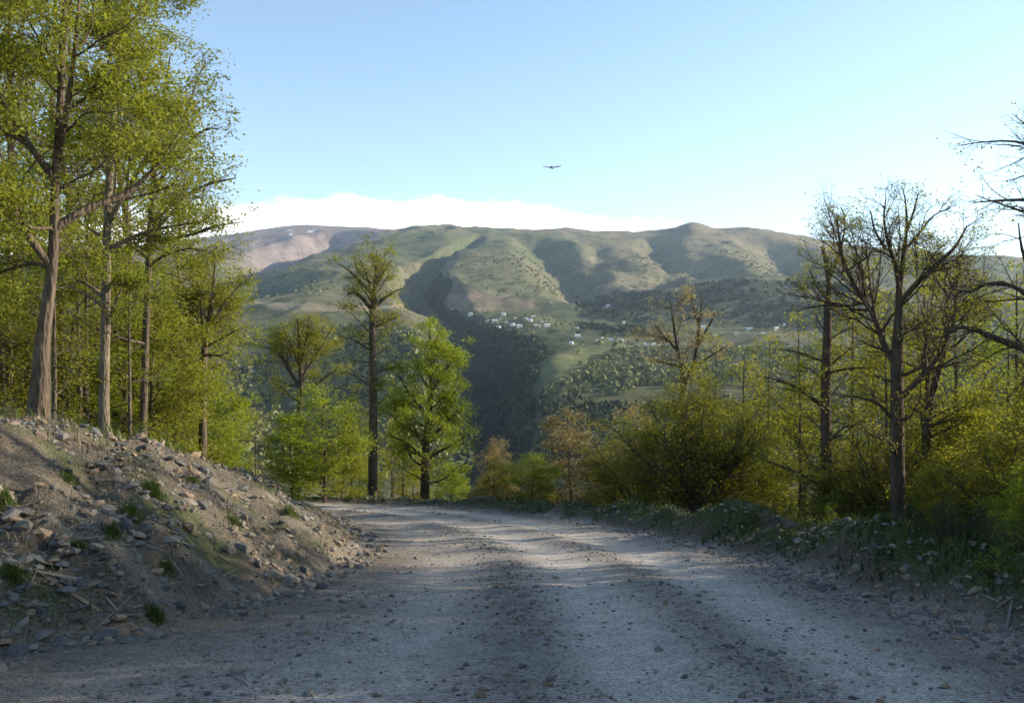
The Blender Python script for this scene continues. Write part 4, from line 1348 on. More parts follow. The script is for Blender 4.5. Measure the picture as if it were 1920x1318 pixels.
# trees beside the road just past the edge of view, which shade the road and the bank
for kd, x, y, sc in (('slim', 11.0, 9.5, 0.95), ('olive', 12.0, 11.0, 1.1), ('multi', 12.5, 7.0, 1.2), ('olive', 14.0, 8.0, 1.4), ('slim', 14.5, 13.5, 1.2),
                     ('multi', 16.5, 10.5, 1.5), ('olive', 17.5, 15.5, 1.5), ('slim', 17.0, 6.0, 1.4), ('olive', 14.0, 2.5, 1.6), ('multi', 11.5, 2.0, 1.4),
                     ('slim', 20.5, 18.0, 1.2), ('olive', 21.0, 12.0, 1.6), ('slim', 12.0, -1.0, 1.3), ('multi', 18.0, 2.5, 1.6), ('olive', 10.0, 4.2, 1.0),
                     ('slim', 12.5, 17.0, 1.1), ('olive', 13.0, 15.0, 1.5), ('olive', 16.0, 20.5, 1.5), ('slim', 11.5, 14.0, 1.15), ('slim', 15.0, 17.5, 1.3), ('olive', 19.0, 24.0, 1.5),
                     ('olive', 10.6, 7.4, 1.15), ('olive', 12.6, 9.4, 1.5), ('olive', 11.4, 5.2, 1.4), ('olive', 13.6, 12.2, 1.6), ('olive', 11.2, 0.6, 1.5), ('olive', 15.2, 4.6, 1.9), ('olive', 16.2, 12.6, 1.9)):
    o = copy_tree(PROTO[kd])
    o.location = (x, y, float(H(np.array([x]), np.array([y]))[0]) - 0.05)
    o.rotation_euler = (0, 0, random.uniform(0, 6.28))
    o.scale = (sc, sc, sc)
    o['label'] = 'roadside tree just past the edge of view that shades the road'
    o['group'] = 'shade trees past the edge of view'

# dark trees on the slope down to the valley
r_ = random.Random(11)
k = 0
while k < 40:
    px = r_.choice([r_.uniform(440, 660), r_.uniform(850, 1240), r_.uniform(700, 1500)])
    d = r_.uniform(110, 420)
    kd = r_.choice(['dark', 'dark', 'olive', 'slimgreen'])
    sc = {'dark': r_.uniform(0.9, 1.6), 'olive': r_.uniform(1.4, 2.2), 'slimgreen': r_.uniform(1.0, 1.5)}[kd]
    wd = ('in the gap left of the round-headed oak' if px < 545 else 'behind the bright beech bush' if px < 690 else 'behind the bright beech' if px < 870 else 'in the shaded gorge' if px < 960
          else 'on the slope behind the vivid bush' if px < 1060 else 'on the slope behind the tan hornbeam' if px < 1160 else 'on the slope behind the olive bush' if px < 1330 else 'on the slope behind the slender dark oak')
    put(kd, px, d, sc, {'dark': 'dark evergreen', 'olive': 'olive broadleaf tree', 'slimgreen': 'pale green slim tree'}[kd] + ' ' + wd, 'trees down the valley slope')
    k += 1


# ------------------------------------------------------------------ far woods: each a mass of crowns
def ico(sub=0):
    t = (1 + 5 ** .5) / 2
    v = np.array([(-1, t, 0), (1, t, 0), (-1, -t, 0), (1, -t, 0), (0, -1, t), (0, 1, t), (0, -1, -t), (0, 1, -t), (t, 0, -1), (t, 0, 1), (-t, 0, -1), (-t, 0, 1)], float)
    f = np.array([(0, 11, 5), (0, 5, 1), (0, 1, 7), (0, 7, 10), (0, 10, 11), (1, 5, 9), (5, 11, 4), (11, 10, 2), (10, 7, 6), (7, 1, 8), (3, 9, 4), (3, 4, 2), (3, 2, 6), (3, 6, 8), (3, 8, 9), (4, 9, 5), (2, 4, 11), (6, 2, 10), (8, 6, 7), (9, 8, 1)])
    v = unit(v)
    for _ in range(sub):
        cache, nf, vl = {}, [], list(v)

        def mid(a, b):
            k_ = (min(a, b), max(a, b))
            if k_ not in cache:
                m_ = vl[a] + vl[b]
                vl.append(m_ / np.linalg.norm(m_))
                cache[k_] = len(vl) - 1
            return cache[k_]
        for a, b, c in f:
            ab, bc, ca = mid(a, b), mid(b, c), mid(c, a)
            nf += [(a, ab, ca), (b, bc, ab), (c, ca, bc), (ab, bc, ca)]
        v, f = np.array(vl), np.array(nf)
    return v, f


def crown_mass(name, X, Y, rad_m, tall, mat, seed, sub=1):
    rng = np.random.default_rng(seed)
    n = len(X)
    Z = H(X, Y)
    q_ = 12                     # ragged clumps of leaf that make one crown
    s = rad_m * rng.uniform(0.35, 1.5, n) ** 0.9
    u = unit(rng.normal(0, 1, (n, q_, 3)))
    u[..., 2] = np.abs(u[..., 2]) * 1.1 - 0.25
    c = u * rng.uniform(0.45, 0.95, (n, q_, 1))
    nor = unit(u + rng.normal(0, 0.45, u.shape))
    ax = unit(np.cross(nor, rng.normal(0, 1, u.shape)))
    bx = np.cross(nor, ax)
    k = rng.uniform(0.35, 0.75, (n, q_, 1))
    V = np.stack([c - ax * k, c - bx * k * rng.uniform(.5, 1, k.shape) + nor * .12, c + ax * k, c + bx * k * rng.uniform(.5, 1, k.shape) + nor * .12], 2)
    V = V * s[:, None, None, None] * np.array([1, 1, tall])
    V = V + np.stack([X, Y, Z + s * tall * 0.7], -1)[:, None, None, :]
    Fc = np.arange(n * q_ * 4).reshape(-1, 4)
    tint = np.repeat(np.clip(np.repeat(rng.random(n), q_) * 0.75 + rng.random(n * q_) * 0.25, 0, 1), 4)
    me_ = mesh_np(name, V.reshape(-1, 3), [Fc], [mat], {'tint': tint}, False)
    o = link(name, me_)
    return o


def far_leaf(name, c0, c1):
    m, t, out = new_mat(name)
    at_ = N(t, 'ShaderNodeAttribute', attribute_name='tint')
    tc = N(t, 'ShaderNodeTexCoord')
    n1 = N(t, 'ShaderNodeTexNoise', Scale=0.6, Detail=4.0)
    t.links.new(tc.outputs['Object'], n1.inputs['Vector'])
    mx = N(t, 'ShaderNodeMix', data_type='RGBA')
    t.links.new(mth(t, 'ADD', mth(t, 'MULTIPLY', at_.outputs['Fac'], 0.7), mth(t, 'MULTIPLY', n1.outputs[0], 0.4), clamp=True), mx.inputs[0])
    mx.inputs[6].default_value = (*c0, 1)
    mx.inputs[7].default_value = (*c1, 1)
    b = N(t, 'ShaderNodeBsdfPrincipled', Roughness=0.9)
    b.inputs['Specular IOR Level'].default_value = 0.1
    t.links.new(mx.outputs[2], b.inputs['Base Color'])
    t.links.new(b.outputs[0], out.inputs[0])
    return m


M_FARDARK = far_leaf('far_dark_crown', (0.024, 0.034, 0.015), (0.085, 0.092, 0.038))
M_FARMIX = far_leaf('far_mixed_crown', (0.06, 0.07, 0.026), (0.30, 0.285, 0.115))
rng = np.random.default_rng(33)


def wood_points(polys, n, d0, d1, keep=None):
    out = [[], []]
    got = 0
    while got < n:
        px = rng.uniform(380, 1960, 20000)
        d = np.sqrt(rng.uniform(d0 * d0, d1 * d1, 20000))
        X = (px - CX) / F * d
        Z = H(X, d)
        row = CY - (Z - EYE) / d * F
        m = np.zeros(len(px), bool)
        for poly, a, b in polys:
            m |= in_poly(px, row, poly) & (d > a) & (d < b)
        m &= rng.random(len(px)) < np.clip(0.55 + 1.1 * fbm(X / 130, d / 130, 3, 95), 0.03, 1)
        out[0].append(X[m])
        out[1].append(d[m])
        got += int(m.sum())
        if got == 0:
            break
    return np.concatenate(out[0])[:n], np.concatenate(out[1])[:n]


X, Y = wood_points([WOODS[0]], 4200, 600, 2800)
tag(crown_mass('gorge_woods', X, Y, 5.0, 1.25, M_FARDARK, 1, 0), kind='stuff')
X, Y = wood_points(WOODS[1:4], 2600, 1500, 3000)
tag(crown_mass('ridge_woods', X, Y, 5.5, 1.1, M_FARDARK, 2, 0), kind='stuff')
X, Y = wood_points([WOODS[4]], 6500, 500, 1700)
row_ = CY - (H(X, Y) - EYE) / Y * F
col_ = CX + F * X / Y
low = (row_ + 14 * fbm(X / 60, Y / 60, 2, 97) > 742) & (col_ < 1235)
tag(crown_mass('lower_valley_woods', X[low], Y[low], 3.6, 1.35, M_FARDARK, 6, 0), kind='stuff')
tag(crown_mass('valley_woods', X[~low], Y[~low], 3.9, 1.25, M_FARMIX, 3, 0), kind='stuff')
X, Y = wood_points(WOODS[5:], 2600, 450, 1500)
tag(crown_mass('hillside_woods', X, Y, 4.2, 1.15, M_FARMIX, 4, 0), kind='stuff')
# scattered scrub and orchard trees round the village
scr = [([(860, 585), (1060, 590), (1260, 640), (1480, 610), (1480, 650), (1040, 690), (900, 620)], 900, 2600), ([(1080, 500), (1300, 500), (1300, 560), (1080, 570)], 2200, 3600)]
scr += [([(860, 480), (1060, 470), (1560, 470), (1560, 560), (1060, 560), (860, 560)], 2200, 4200), ([(440, 500), (740, 480), (740, 570), (440, 570)], 1800, 3600)]
X, Y = wood_points(scr, 2600, 900, 4200)
tag(crown_mass('village_shrubbery', X, Y, 3.8, 1.0, M_FARMIX, 5, 0), kind='stuff')

# ------------------------------------------------------------------ the village across the valley
M_WALL = plain_mat('whitewashed_wall', (0.72, 0.69, 0.62), 0.9, 0.4, 0.15)
M_WALL_B = plain_mat('tan_wall', (0.45, 0.36, 0.27), 0.9, 0.4, 0.2)
M_ROOF = plain_mat('pale_metal_roof', (0.66, 0.66, 0.65), 0.45, 0.3, 0.2)
M_ROOF_R = plain_mat('rusty_roof', (0.34, 0.17, 0.10), 0.7, 0.3, 0.3)
M_PANE = plain_mat('dark_pane', (0.03, 0.035, 0.04), 0.15, 1.0, 0.1)
M_DOORM = plain_mat('brown_door', (0.12, 0.08, 0.05), 0.6, 1.0, 0.1)


def box_np(cx, cy_, cz, sx, sy, sz):
    v = np.array([(x, y, z) for x in (-1, 1) for y in (-1, 1) for z in (-1, 1)], float) * 0.5 * np.array([sx, sy, sz]) + np.array([cx, cy_, cz])
    f = np.array([(0, 1, 3, 2), (4, 6, 7, 5), (0, 4, 5, 1), (2, 3, 7, 6), (0, 2, 6, 4), (1, 5, 7, 3)])
    return v, f


def house_proto(w, dp, h, roof_h, wall_m, roof_m, nwin):
    o = empty('house', (0, 0, 0))
    v, f = box_np(0, 0, h / 2 - 1.5, w, dp, h + 3)
    gv = np.array([(-w / 2, -dp / 2, h), (-w / 2, dp / 2, h), (-w / 2, 0, h + roof_h), (w / 2, -dp / 2, h), (w / 2, dp / 2, h), (w / 2, 0, h + roof_h)])
    me_ = mesh_np('wall', np.vstack([v, gv]), [f, np.array([(8, 10, 9), (11, 12, 13)])], [wall_m])
    link('wall', me_, o)
    e, th = 0.5, 0.25
    pr = np.array([(-dp / 2 - e, h - e * roof_h * 2 / dp + .02), (0, h + roof_h + .02), (dp / 2 + e, h - e * roof_h * 2 / dp + .02), (dp / 2 + e, h + th - e * roof_h * 2 / dp), (0, h + roof_h + th), (-dp / 2 - e, h + th - e * roof_h * 2 / dp)])
    a = np.hstack([np.full((6, 1), -w / 2 - e), pr])
    b = np.hstack([np.full((6, 1), w / 2 + e), pr])
    qd = np.array([(i, (i + 1) % 6, (i + 1) % 6 + 6, i + 6) for i in range(6)])
    me_ = mesh_np('roof', np.vstack([a, b]), [qd, np.array([(0, 5, 4, 1), (1, 4, 3, 2), (6, 7, 10, 11), (7, 8, 9, 10)])], [roof_m])
    ro = link('roof', me_, o)
    v, f = box_np(w * .22, dp * .12, h + roof_h, 0.8, 0.8, 1.8)
    link('chimney', mesh_np('chimney', v, [f], [wall_m]), ro)
    wm = mesh_np('window', *(lambda r: (r[0], [r[1]]))(box_np(0, 0, 0, 1.3, 0.16, 1.4)), [M_PANE])
    for k_ in range(nwin):
        x = (k_ + 0.5) / nwin * w - w / 2
        for lvl in range(2 if h > 5 else 1):
            if lvl == 0 and k_ == nwin // 2:
                continue
            link('window', wm, o, (x, -dp / 2 - 0.02, 1.7 + 2.9 * lvl))
    v, f = box_np(0, 0, 0, 1.2, 0.18, 2.2)
    link('door', mesh_np('door', v, [f], [M_DOORM]), o, ((nwin // 2 + 0.5) / nwin * w - w / 2, -dp / 2 - 0.03, 1.15))
    return o


HP = [house_proto(13, 9, 6.0, 3.0, M_WALL, M_ROOF, 4), house_proto(10, 8, 3.6, 2.6, M_WALL, M_ROOF_R, 3), house_proto(19, 9, 6.2, 2.4, M_WALL, M_ROOF, 6), house_proto(11, 8, 5.6, 2.6, M_WALL_B, M_ROOF, 3)]
VILLAGE = [(882, 592, 0), (928, 604, 2), (944, 592, 0), (939, 599, 1), (921, 612, 1), (933, 616, 2), (961, 611, 0), (974, 614, 2), (986, 600, 3), (994, 603, 0), (1004, 611, 1), (1010, 615, 0),
           (1026, 612, 2), (1033, 569, 1), (1083, 632, 2), (1071, 645, 0), (850, 582, 1), (966, 598, 1), (1000, 597, 3), (1096, 612, 1), (950, 608, 3), (914, 603, 1), (1016, 605, 1), (1131, 638, 0),
           (1146, 639, 2), (1165, 640, 3), (1119, 640, 1), (1212, 648, 2), (1226, 649, 0), (1239, 651, 0), (1253, 650, 2), (1238, 642, 1), (1224, 639, 3), (1196, 650, 1), (1318, 616, 0), (1170, 606, 1),
           (1140, 577, 0), (1082, 618, 3), (1405, 620, 2), (1340, 632, 0), (1455, 618, 2), (1430, 629, 0), (1380, 628, 1), (1210, 588, 1), (1468, 612, 0)]
vx = np.array([v[0] for v in VILLAGE], float)
vy = np.array([v[1] for v in VILLAGE], float)
hx, hy, hz, ok = unproject(vx, vy, 700, 4000, 900)
r_ = random.Random(3)
usedp = set()
LBL = {(1083, 632): 'long white house standing alone where the slope breaks to the gorge', (1071, 645): 'small white house just below the lone long house', (1033, 569): 'single white house high above the village cluster',
       (1318, 616): 'white house by itself beside the forked oak crown', (1140, 577): 'white house high in the dark wood', (882, 592): 'white house at the outer tip of the village above the gorge', (850, 582): 'red-roofed house at the bare brink of the gorge'}
for (px, py, k_), x, y, z, o_ in zip(VILLAGE, hx, hy, hz, ok):
    if not o_:
        continue
    src = HP[k_]
    o = src if k_ not in usedp else copy_tree(src)
    usedp.add(k_)
    s = 0.64 * y / 1900
    s = min(max(s, 0.5), 1.1)
    o.location = (float(x), float(y), float(z))
    o.rotation_euler = (0, 0, r_.uniform(-0.5, 0.5))
    o.scale = (s, s, s)
    o['category'] = 'house'
    kindw = ['pale-roofed white house', 'low rust-roofed white house', 'long pale-roofed white house', 'pale-roofed tan house'][k_]
    place = 'in the village cluster above the gorge' if px < 1060 else ('in the row along the slope edge' if px < 1190 else ('in the small group behind the forked oak' if px < 1300 else 'in the scattered hamlet under the dark wood'))
    o['label'] = LBL.get((px, py), kindw + ' ' + place)
    o['group'] = 'houses of the village across the valley'


# ------------------------------------------------------------------ stones
def stone_mesh(seed, slab):
    rng_ = np.random.default_rng(seed)
    v, f = ico(1)
    nrm = unit(rng_.normal(0, 1, (9, 3)))
    off = rng_.uniform(0.5, 0.85, 9)
    for n_, o_ in zip(nrm, off):
        dd = v @ n_ - o_
        v = v - np.maximum(dd, 0)[:, None] * n_
        v = v * np.array([1.0, rng_.uniform(0.55, 0.85), slab])
    return v, f


STONES = []
for i in range(14):
    v, f = stone_mesh(400 + i, random.uniform(0.32, 0.5) if i % 4 else random.uniform(0.45, 0.65))
    STONES.append((v, f, mesh_np('stone', v, [f], [M_STONE], {'tint': np.full(len(v), random.random())})))


def surf_frame(x, y, e=0.45):
    z = H(np.array([x, x + e, x]), np.array([y, y, y + e]))
    n = np.array([-(z[1] - z[0]) / e, -(z[2] - z[0]) / e, 1.0])
    return float(z[0]), n / np.linalg.norm(n)


import mathutils


def lay_stone(x, y, size, parent, k, rz=None, sink=0.25, tilt=0.25, stretch=1.0):
    z, n = surf_frame(x, y)
    n = n + np.array([random.gauss(0, tilt), random.gauss(0, tilt), 0])
    q1 = mathutils.Vector((0, 0, 1)).rotation_difference(mathutils.Vector(n))
    q2 = mathutils.Quaternion((0, 0, 1), random.uniform(0, 6.28) if rz is None else rz)
    o = bpy.data.objects.new('stone', STONES[k % len(STONES)][2])
    COL.objects.link(o)
    o.parent = parent
    o.rotation_mode = 'QUATERNION'
    o.rotation_quaternion = q1 @ q2
    o.scale = (size * stretch, size, size)
    hgt = STONES[k % len(STONES)][0][:, 2].max() * size
    o.location = (x, y, z + hgt * (0.5 - sink))
    return o


def stone_stuff(name, X, Y, S, parent, seed, sub0=True):
    """many small stones joined: 20-face lumps lying on the land"""
    rng_ = np.random.default_rng(seed)
    v, f = ico(0)
    n = len(X)
    Z = H(X, Y)
    sh = np.stack([np.ones(n), rng_.uniform(0.5, 0.95, n), rng_.uniform(0.25, 0.65, n)], -1)
    V = v[None] * (1 + rng_.normal(0, 0.16, (n, 12, 1))) * (sh * S[:, None])[:, None, :]
    a = rng_.uniform(0, 6.28, n)
    tl = rng_.normal(0, 0.35, n)
    x, y, z = V[..., 0].copy(), V[..., 1].copy(), V[..., 2].copy()
    x, z = x * np.cos(tl)[:, None] - z * np.sin(tl)[:, None], x * np.sin(tl)[:, None] + z * np.cos(tl)[:, None]
    V[..., 0] = x * np.cos(a)[:, None] - y * np.sin(a)[:, None]
    V[..., 1] = x * np.sin(a)[:, None] + y * np.cos(a)[:, None]
    V[..., 2] = z
    V = V + np.stack([X, Y, Z + S * sh[:, 2] * 0.25], -1)[:, None, :]
    Fc = f[None] + (np.arange(n) * 12)[:, None, None]
    o = link(name, mesh_np(name, V.reshape(-1, 3), [Fc.reshape(-1, 3)], [M_STONE], {'tint': np.repeat(rng_.random(n), 12)}), parent)
    o['kind'] = 'stuff'
    return o


# stones that show singly: placed where the photograph has them (column, row, width in pixels, mesh, turn)
bank = SETTING['embankment']
BIG = [(140, 1015, 95, 5, 2.6, 1.5), (105, 1190, 130, 1, 0.1, 1.6), (110, 1220, 130, 2, 0.05, 1.5), (20, 1125, 60, 3, 2.5, 1.2), (125, 1085, 80, 6, 2.5, 1.6), (165, 938, 46, 4, 2.4, 1.0), (235, 945, 36, 8, 0.2, 1.2),
       (250, 965, 70, 5, 0.1, 1.5), (235, 1100, 34, 8, 0.4, 1.0), (330, 975, 60, 7, 2.6, 1.3), (215, 905, 34, 4, 0.3, 1.2), (110, 880, 40, 4, 2.2, 1.0), (390, 900, 60, 9, 2.6, 1.6), (430, 915, 50, 10, 2.6, 1.5),
       (470, 940, 45, 11, 2.6, 1.6), (500, 1025, 55, 8, 2.7, 1.4), (520, 1060, 38, 4, 1.0, 1.0), (390, 1110, 44, 0, 0.3, 1.1), (345, 1080, 50, 2, 2.8, 1.4), (60, 1050, 70, 7, 2.6, 1.5), (205, 1165, 70, 9, 2.4, 1.3),
       (90, 1130, 80, 13, 2.5, 1.5), (300, 1130, 50, 6, 2.6, 1.4), (250, 880, 60, 13, 2.7, 1.5), (300, 900, 60, 3, 2.7, 1.6), (180, 850, 50, 10, 2.7, 1.4), (350, 930, 60, 1, 2.7, 1.5), (30, 960, 70, 9, 2.6, 1.4),
       (440, 1000, 60, 5, 2.6, 1.4), (545, 1005, 40, 6, 2.8, 1.4), (560, 1050, 40, 7, 2.6, 1.3), (40, 870, 50, 1, 2.6, 1.4), (90, 930, 60, 2, 2.7, 1.5), (300, 1030, 50, 13, 2.6, 1.4), (420, 1060, 45, 9, 2.8, 1.3)]
bx, by, bz, bok = unproject([b[0] for b in BIG], [b[1] for b in BIG], 4, 45, 900)
for (px, py, w, k_, rz, stv), x, y in zip(BIG, bx, by):
    lay_stone(float(x), float(y), w / F * float(y) / 2 / (stv ** 0.5) * 1.7, bank, k_, -rz + 3.14 + random.gauss(0, .3), 0.27, 0.14, stv)
cnt = 0
r_ = np.random.default_rng(9)
while cnt < 262:
    px, py = r_.uniform(-10, 690), r_.uniform(790, 1240)
    x, y, z, o_ = unproject([px], [py], 4, 45, 500)
    if not o_[0]:
        continue
    dl, dr = near_terms(x, y)
    if not (-0.3 < dl[0] < 4.6 and y[0] < 34):
        continue
    s = float(np.clip(r_.lognormal(-2.2, 0.45), 0.07, 0.34)) * (0.75 if dl[0] > 3 else 1.0)
    lay_stone(float(x[0]), float(y[0]), s, bank, int(r_.integers(0, 14)), None if r_.random() < .4 else 0.6 + float(r_.normal(0, .5)), 0.32, 0.25, float(r_.uniform(1.0, 2.0)))
    cnt += 1


def scatter(n, x0, x1, y0, y1, cond, seed):
    rg = np.random.default_rng(seed)
    xs_, ys_ = [], []
    tot_ = 0
    while tot_ < n:
        y = y0 * (y1 / y0) ** rg.random(n * 2)
        x = rg.uniform(x0, x1, n * 2)
        dl, dr = near_terms(x, y)
        m = cond(x, y, dl, dr, rg)
        xs_.append(x[m])
        ys_.append(y[m])
        tot_ += int(m.sum())
    return np.concatenate(xs_)[:n], np.concatenate(ys_)[:n]


X, Y = scatter(5600, -11, 0, 6, 35, lambda x, y, dl, dr, rg: (dl > -0.5) & (dl < 4.3) & (rg.random(len(x)) < np.clip(0.55 + fbm(x * 1.1, y * 1.1, 3, 63), 0.05, 1)), 71)
stone_stuff('small_stones', X, Y, np.clip(np.random.default_rng(1).lognormal(-3.15, 0.5, len(X)), 0.014, 0.13), bank, 72)
# loose gravel on the road, thickest between the wheel tracks and along the edges
def road_cond(x, y, dl, dr, rg):
    q_ = -dr
    w = 0.10 + 0.9 * np.exp(-((q_ - 4.3) / 0.4) ** 2) + 0.65 * np.exp(-((q_ - 2.48) / 0.32) ** 2) + 0.9 * np.exp(-((q_ - 0.3) / 0.45) ** 2) + 0.35 * np.exp(-((q_ - 6.5) / 0.7) ** 2)
    return (dl < 0.1) & (dr < 0.4) & (rg.random(len(x)) < w * np.clip(0.65 + 1.2 * fbm(x * 0.8, y * 0.8, 3, 65), 0.05, 1))


X, Y = scatter(9500, -6.5, 5.2, 4.3, 34, road_cond, 73)
stone_stuff('loose_gravel', X, Y, np.clip(np.random.default_rng(2).lognormal(-4.25, 0.5, len(X)), 0.007, 0.06), SETTING['road'], 74)
# stones that show singly on the road
X, Y = scatter(90, -6, 4.6, 5.5, 26, road_cond, 75)
for x, y in zip(X, Y):
    lay_stone(float(x), float(y), random.uniform(0.04, 0.085), SETTING['road'], random.randrange(14), None, 0.15, 0.2, 1.1)
rx_, ry_, rz_, ro_ = unproject([940, 960, 1005, 1035, 880, 900, 1000, 985, 860, 845, 705, 790, 690], [1070, 1066, 1066, 1058, 1078, 1062, 1045, 1072, 1150, 1000, 1145, 1220, 1300], 4, 45, 900)
for x, y in zip(rx_, ry_):
    lay_stone(float(x), float(y), random.uniform(0.08, 0.16), SETTING['road'], random.randrange(14), None, 0.2, 0.2, 1.2)
# stones of the berm
berm = SETTING['roadside_berm']
X, Y = scatter(280, -7, 7.5, 6.2, 40, lambda x, y, dl, dr, rg: (dr > -0.25) & (dr < 1.5) & (x > -8), 77)
for x, y in zip(X, Y):
    lay_stone(float(x), float(y), float(np.clip(random.lognormvariate(-1.9, 0.5), 0.07, 0.36)), berm, random.randrange(14), None, 0.2, 0.3, random.uniform(0.9, 1.4))
X, Y = scatter(3600, -7, 7.5, 6, 40, lambda x, y, dl, dr, rg: (dr > -0.4) & (dr < 1.9), 79)
stone_stuff('small_stones', X, Y, np.clip(np.random.default_rng(3).lognormal(-3.45, 0.5, len(X)), 0.01, 0.1), berm, 80)


# ------------------------------------------------------------------ grass, tufts, low plants
def blades(name, X, Y, hgt, mat, seed, per=9, spread=0.07, wid=0.012, parent=None):
    rg = np.random.default_rng(seed)
    n = len(X)
    h_ = np.repeat(hgt, per) * rg.uniform(0.5, 1.15, n * per)
    x = np.repeat(X, per) + rg.normal(0, 1, n * per) * np.repeat(np.broadcast_to(spread, n), per)
    y = np.repeat(Y, per) + rg.normal(0, 1, n * per) * np.repeat(np.broadcast_to(spread, n), per)
    z = H(x, y) - 0.01
    a = rg.uniform(0, 6.28, n * per)
    ln = rg.uniform(0.15, 0.75, n * per)
    dx, dy = np.cos(a), np.sin(a)
    w = wid * rg.uniform(0.7, 1.4, n * per)
    V = np.empty((n * per, 5, 3))
    V[:, 0] = np.stack([x - dy * w, y + dx * w, z], -1)
    V[:, 1] = np.stack([x + dy * w, y - dx * w, z], -1)
    mx_, my_ = x + dx * h_ * ln * .35, y + dy * h_ * ln * .35
    V[:, 2] = np.stack([mx_ + dy * w * .8, my_ - dx * w * .8, z + h_ * .6], -1)
    V[:, 3] = np.stack([mx_ - dy * w * .8, my_ + dx * w * .8, z + h_ * .6], -1)
    V[:, 4] = np.stack([x + dx * h_ * ln, y + dy * h_ * ln, z + h_ * (1 - .25 * ln)], -1)
    b = np.arange(n * per)[:, None] * 5
    me_ = mesh_np(name, V.reshape(-1, 3), [b + np.array([0, 1, 2, 3]), b + np.array([3, 2, 4])], [mat], {'tint': np.repeat(rg.random(n * per), 5)})
    return link(name, me_, parent)


X, Y = scatter(3600, -60, -4, 8, 62, lambda x, y, dl, dr, rg: (dl > np.interp(y, [8, 12, 19, 24, 31], [4.2, 4.0, 3.2, 2.6, 1.0])) & (x / y > -0.7) & (rg.random(len(x)) < np.clip(0.5 + fbm(x * .4, y * .4, 3, 67), 0.05, 1)), 81)
tag(blades('forest_grass', X, Y, np.full(len(X), 0.24), M_GRASS, 82, 8, 0.16, 0.016), kind='stuff')
X, Y = scatter(2600, -8, 26, 7, 46, lambda x, y, dl, dr, rg: (dr > 0.75) & (dr < 9) & (x / y < 0.68) & (rg.random(len(x)) < np.clip(0.6 + fbm(x * .6, y * .6, 3, 68), 0.05, 1)), 83)
tag(blades('berm_grass', X, Y, np.random.default_rng(4).uniform(0.06, 0.2, len(X)), M_GRASS, 84, 9, 0.13, 0.007), kind='stuff')
X, Y = scatter(650, -8, 14, 7.5, 42, lambda x, y, dl, dr, rg: (dr > 0.45) & (dr < 4) & (x / y < 0.68) & (rg.random(len(x)) < np.clip(0.35 + 1.2 * fbm(x * .8, y * .8, 3, 72), 0.02, 1)), 87)
tag(blades('berm_undergrowth', X, Y, np.random.default_rng(6).uniform(0.04, 0.17, len(X)), M_LEAF_DARK, 88, 12, 0.14, 0.014), kind='stuff')
X, Y = scatter(420, -10, 0, 8, 35, lambda x, y, dl, dr, rg: (dl > 0.1) & (dl < 4.4) & (rg.random(len(x)) < np.clip(0.3 + fbm(x * 1.2, y * 1.2, 3, 69), 0.02, 1)), 85)
tag(blades('dry_bank_grass', X, Y, np.full(len(X), 0.14), M_DRY, 86, 7, 0.06, 0.007), kind='stuff')

# green tufts on the stones of the bank
TUFT = [(145, 1032, 'green tuft under the large pale slab on the bank', .13), (210, 1003, 'fresh green tuft beside the large pale slab', .17), (288, 925, 'tall dark green tuft high on the bank', .24), (315, 1075, 'small vivid tuft low on the bank', .14),
        (8, 945, 'green tuft at the picture edge on the bank', .2), (25, 1080, 'dark tuft at the picture edge below the grey boulder', .16), (290, 1160, 'green tuft at the foot of the bank by the road', .16), (250, 965, 'grey-green tuft beside the long grey stone', .2),
        (545, 960, 'grassy tuft at the thin end of the bank', .22), (440, 985, 'olive tuft halfway along the bank', .15), (130, 900, 'low tuft beneath the crooked oak', .14), (360, 905, 'dark tuft at the bank crest', .15)]
tx, ty, tz, tok = unproject([t[0] for t in TUFT], [t[1] for t in TUFT], 4, 45, 900)
for (px, py, lb, hg), x, y in zip(TUFT, tx, ty):
    o = blades('grass_tuft', np.array([x]), np.array([y]), np.array([hg * 0.75]), M_GRASS, int(px) + 500, 220, hg * 0.3, 0.004)
    tag(o, lb, 'grass tuft')

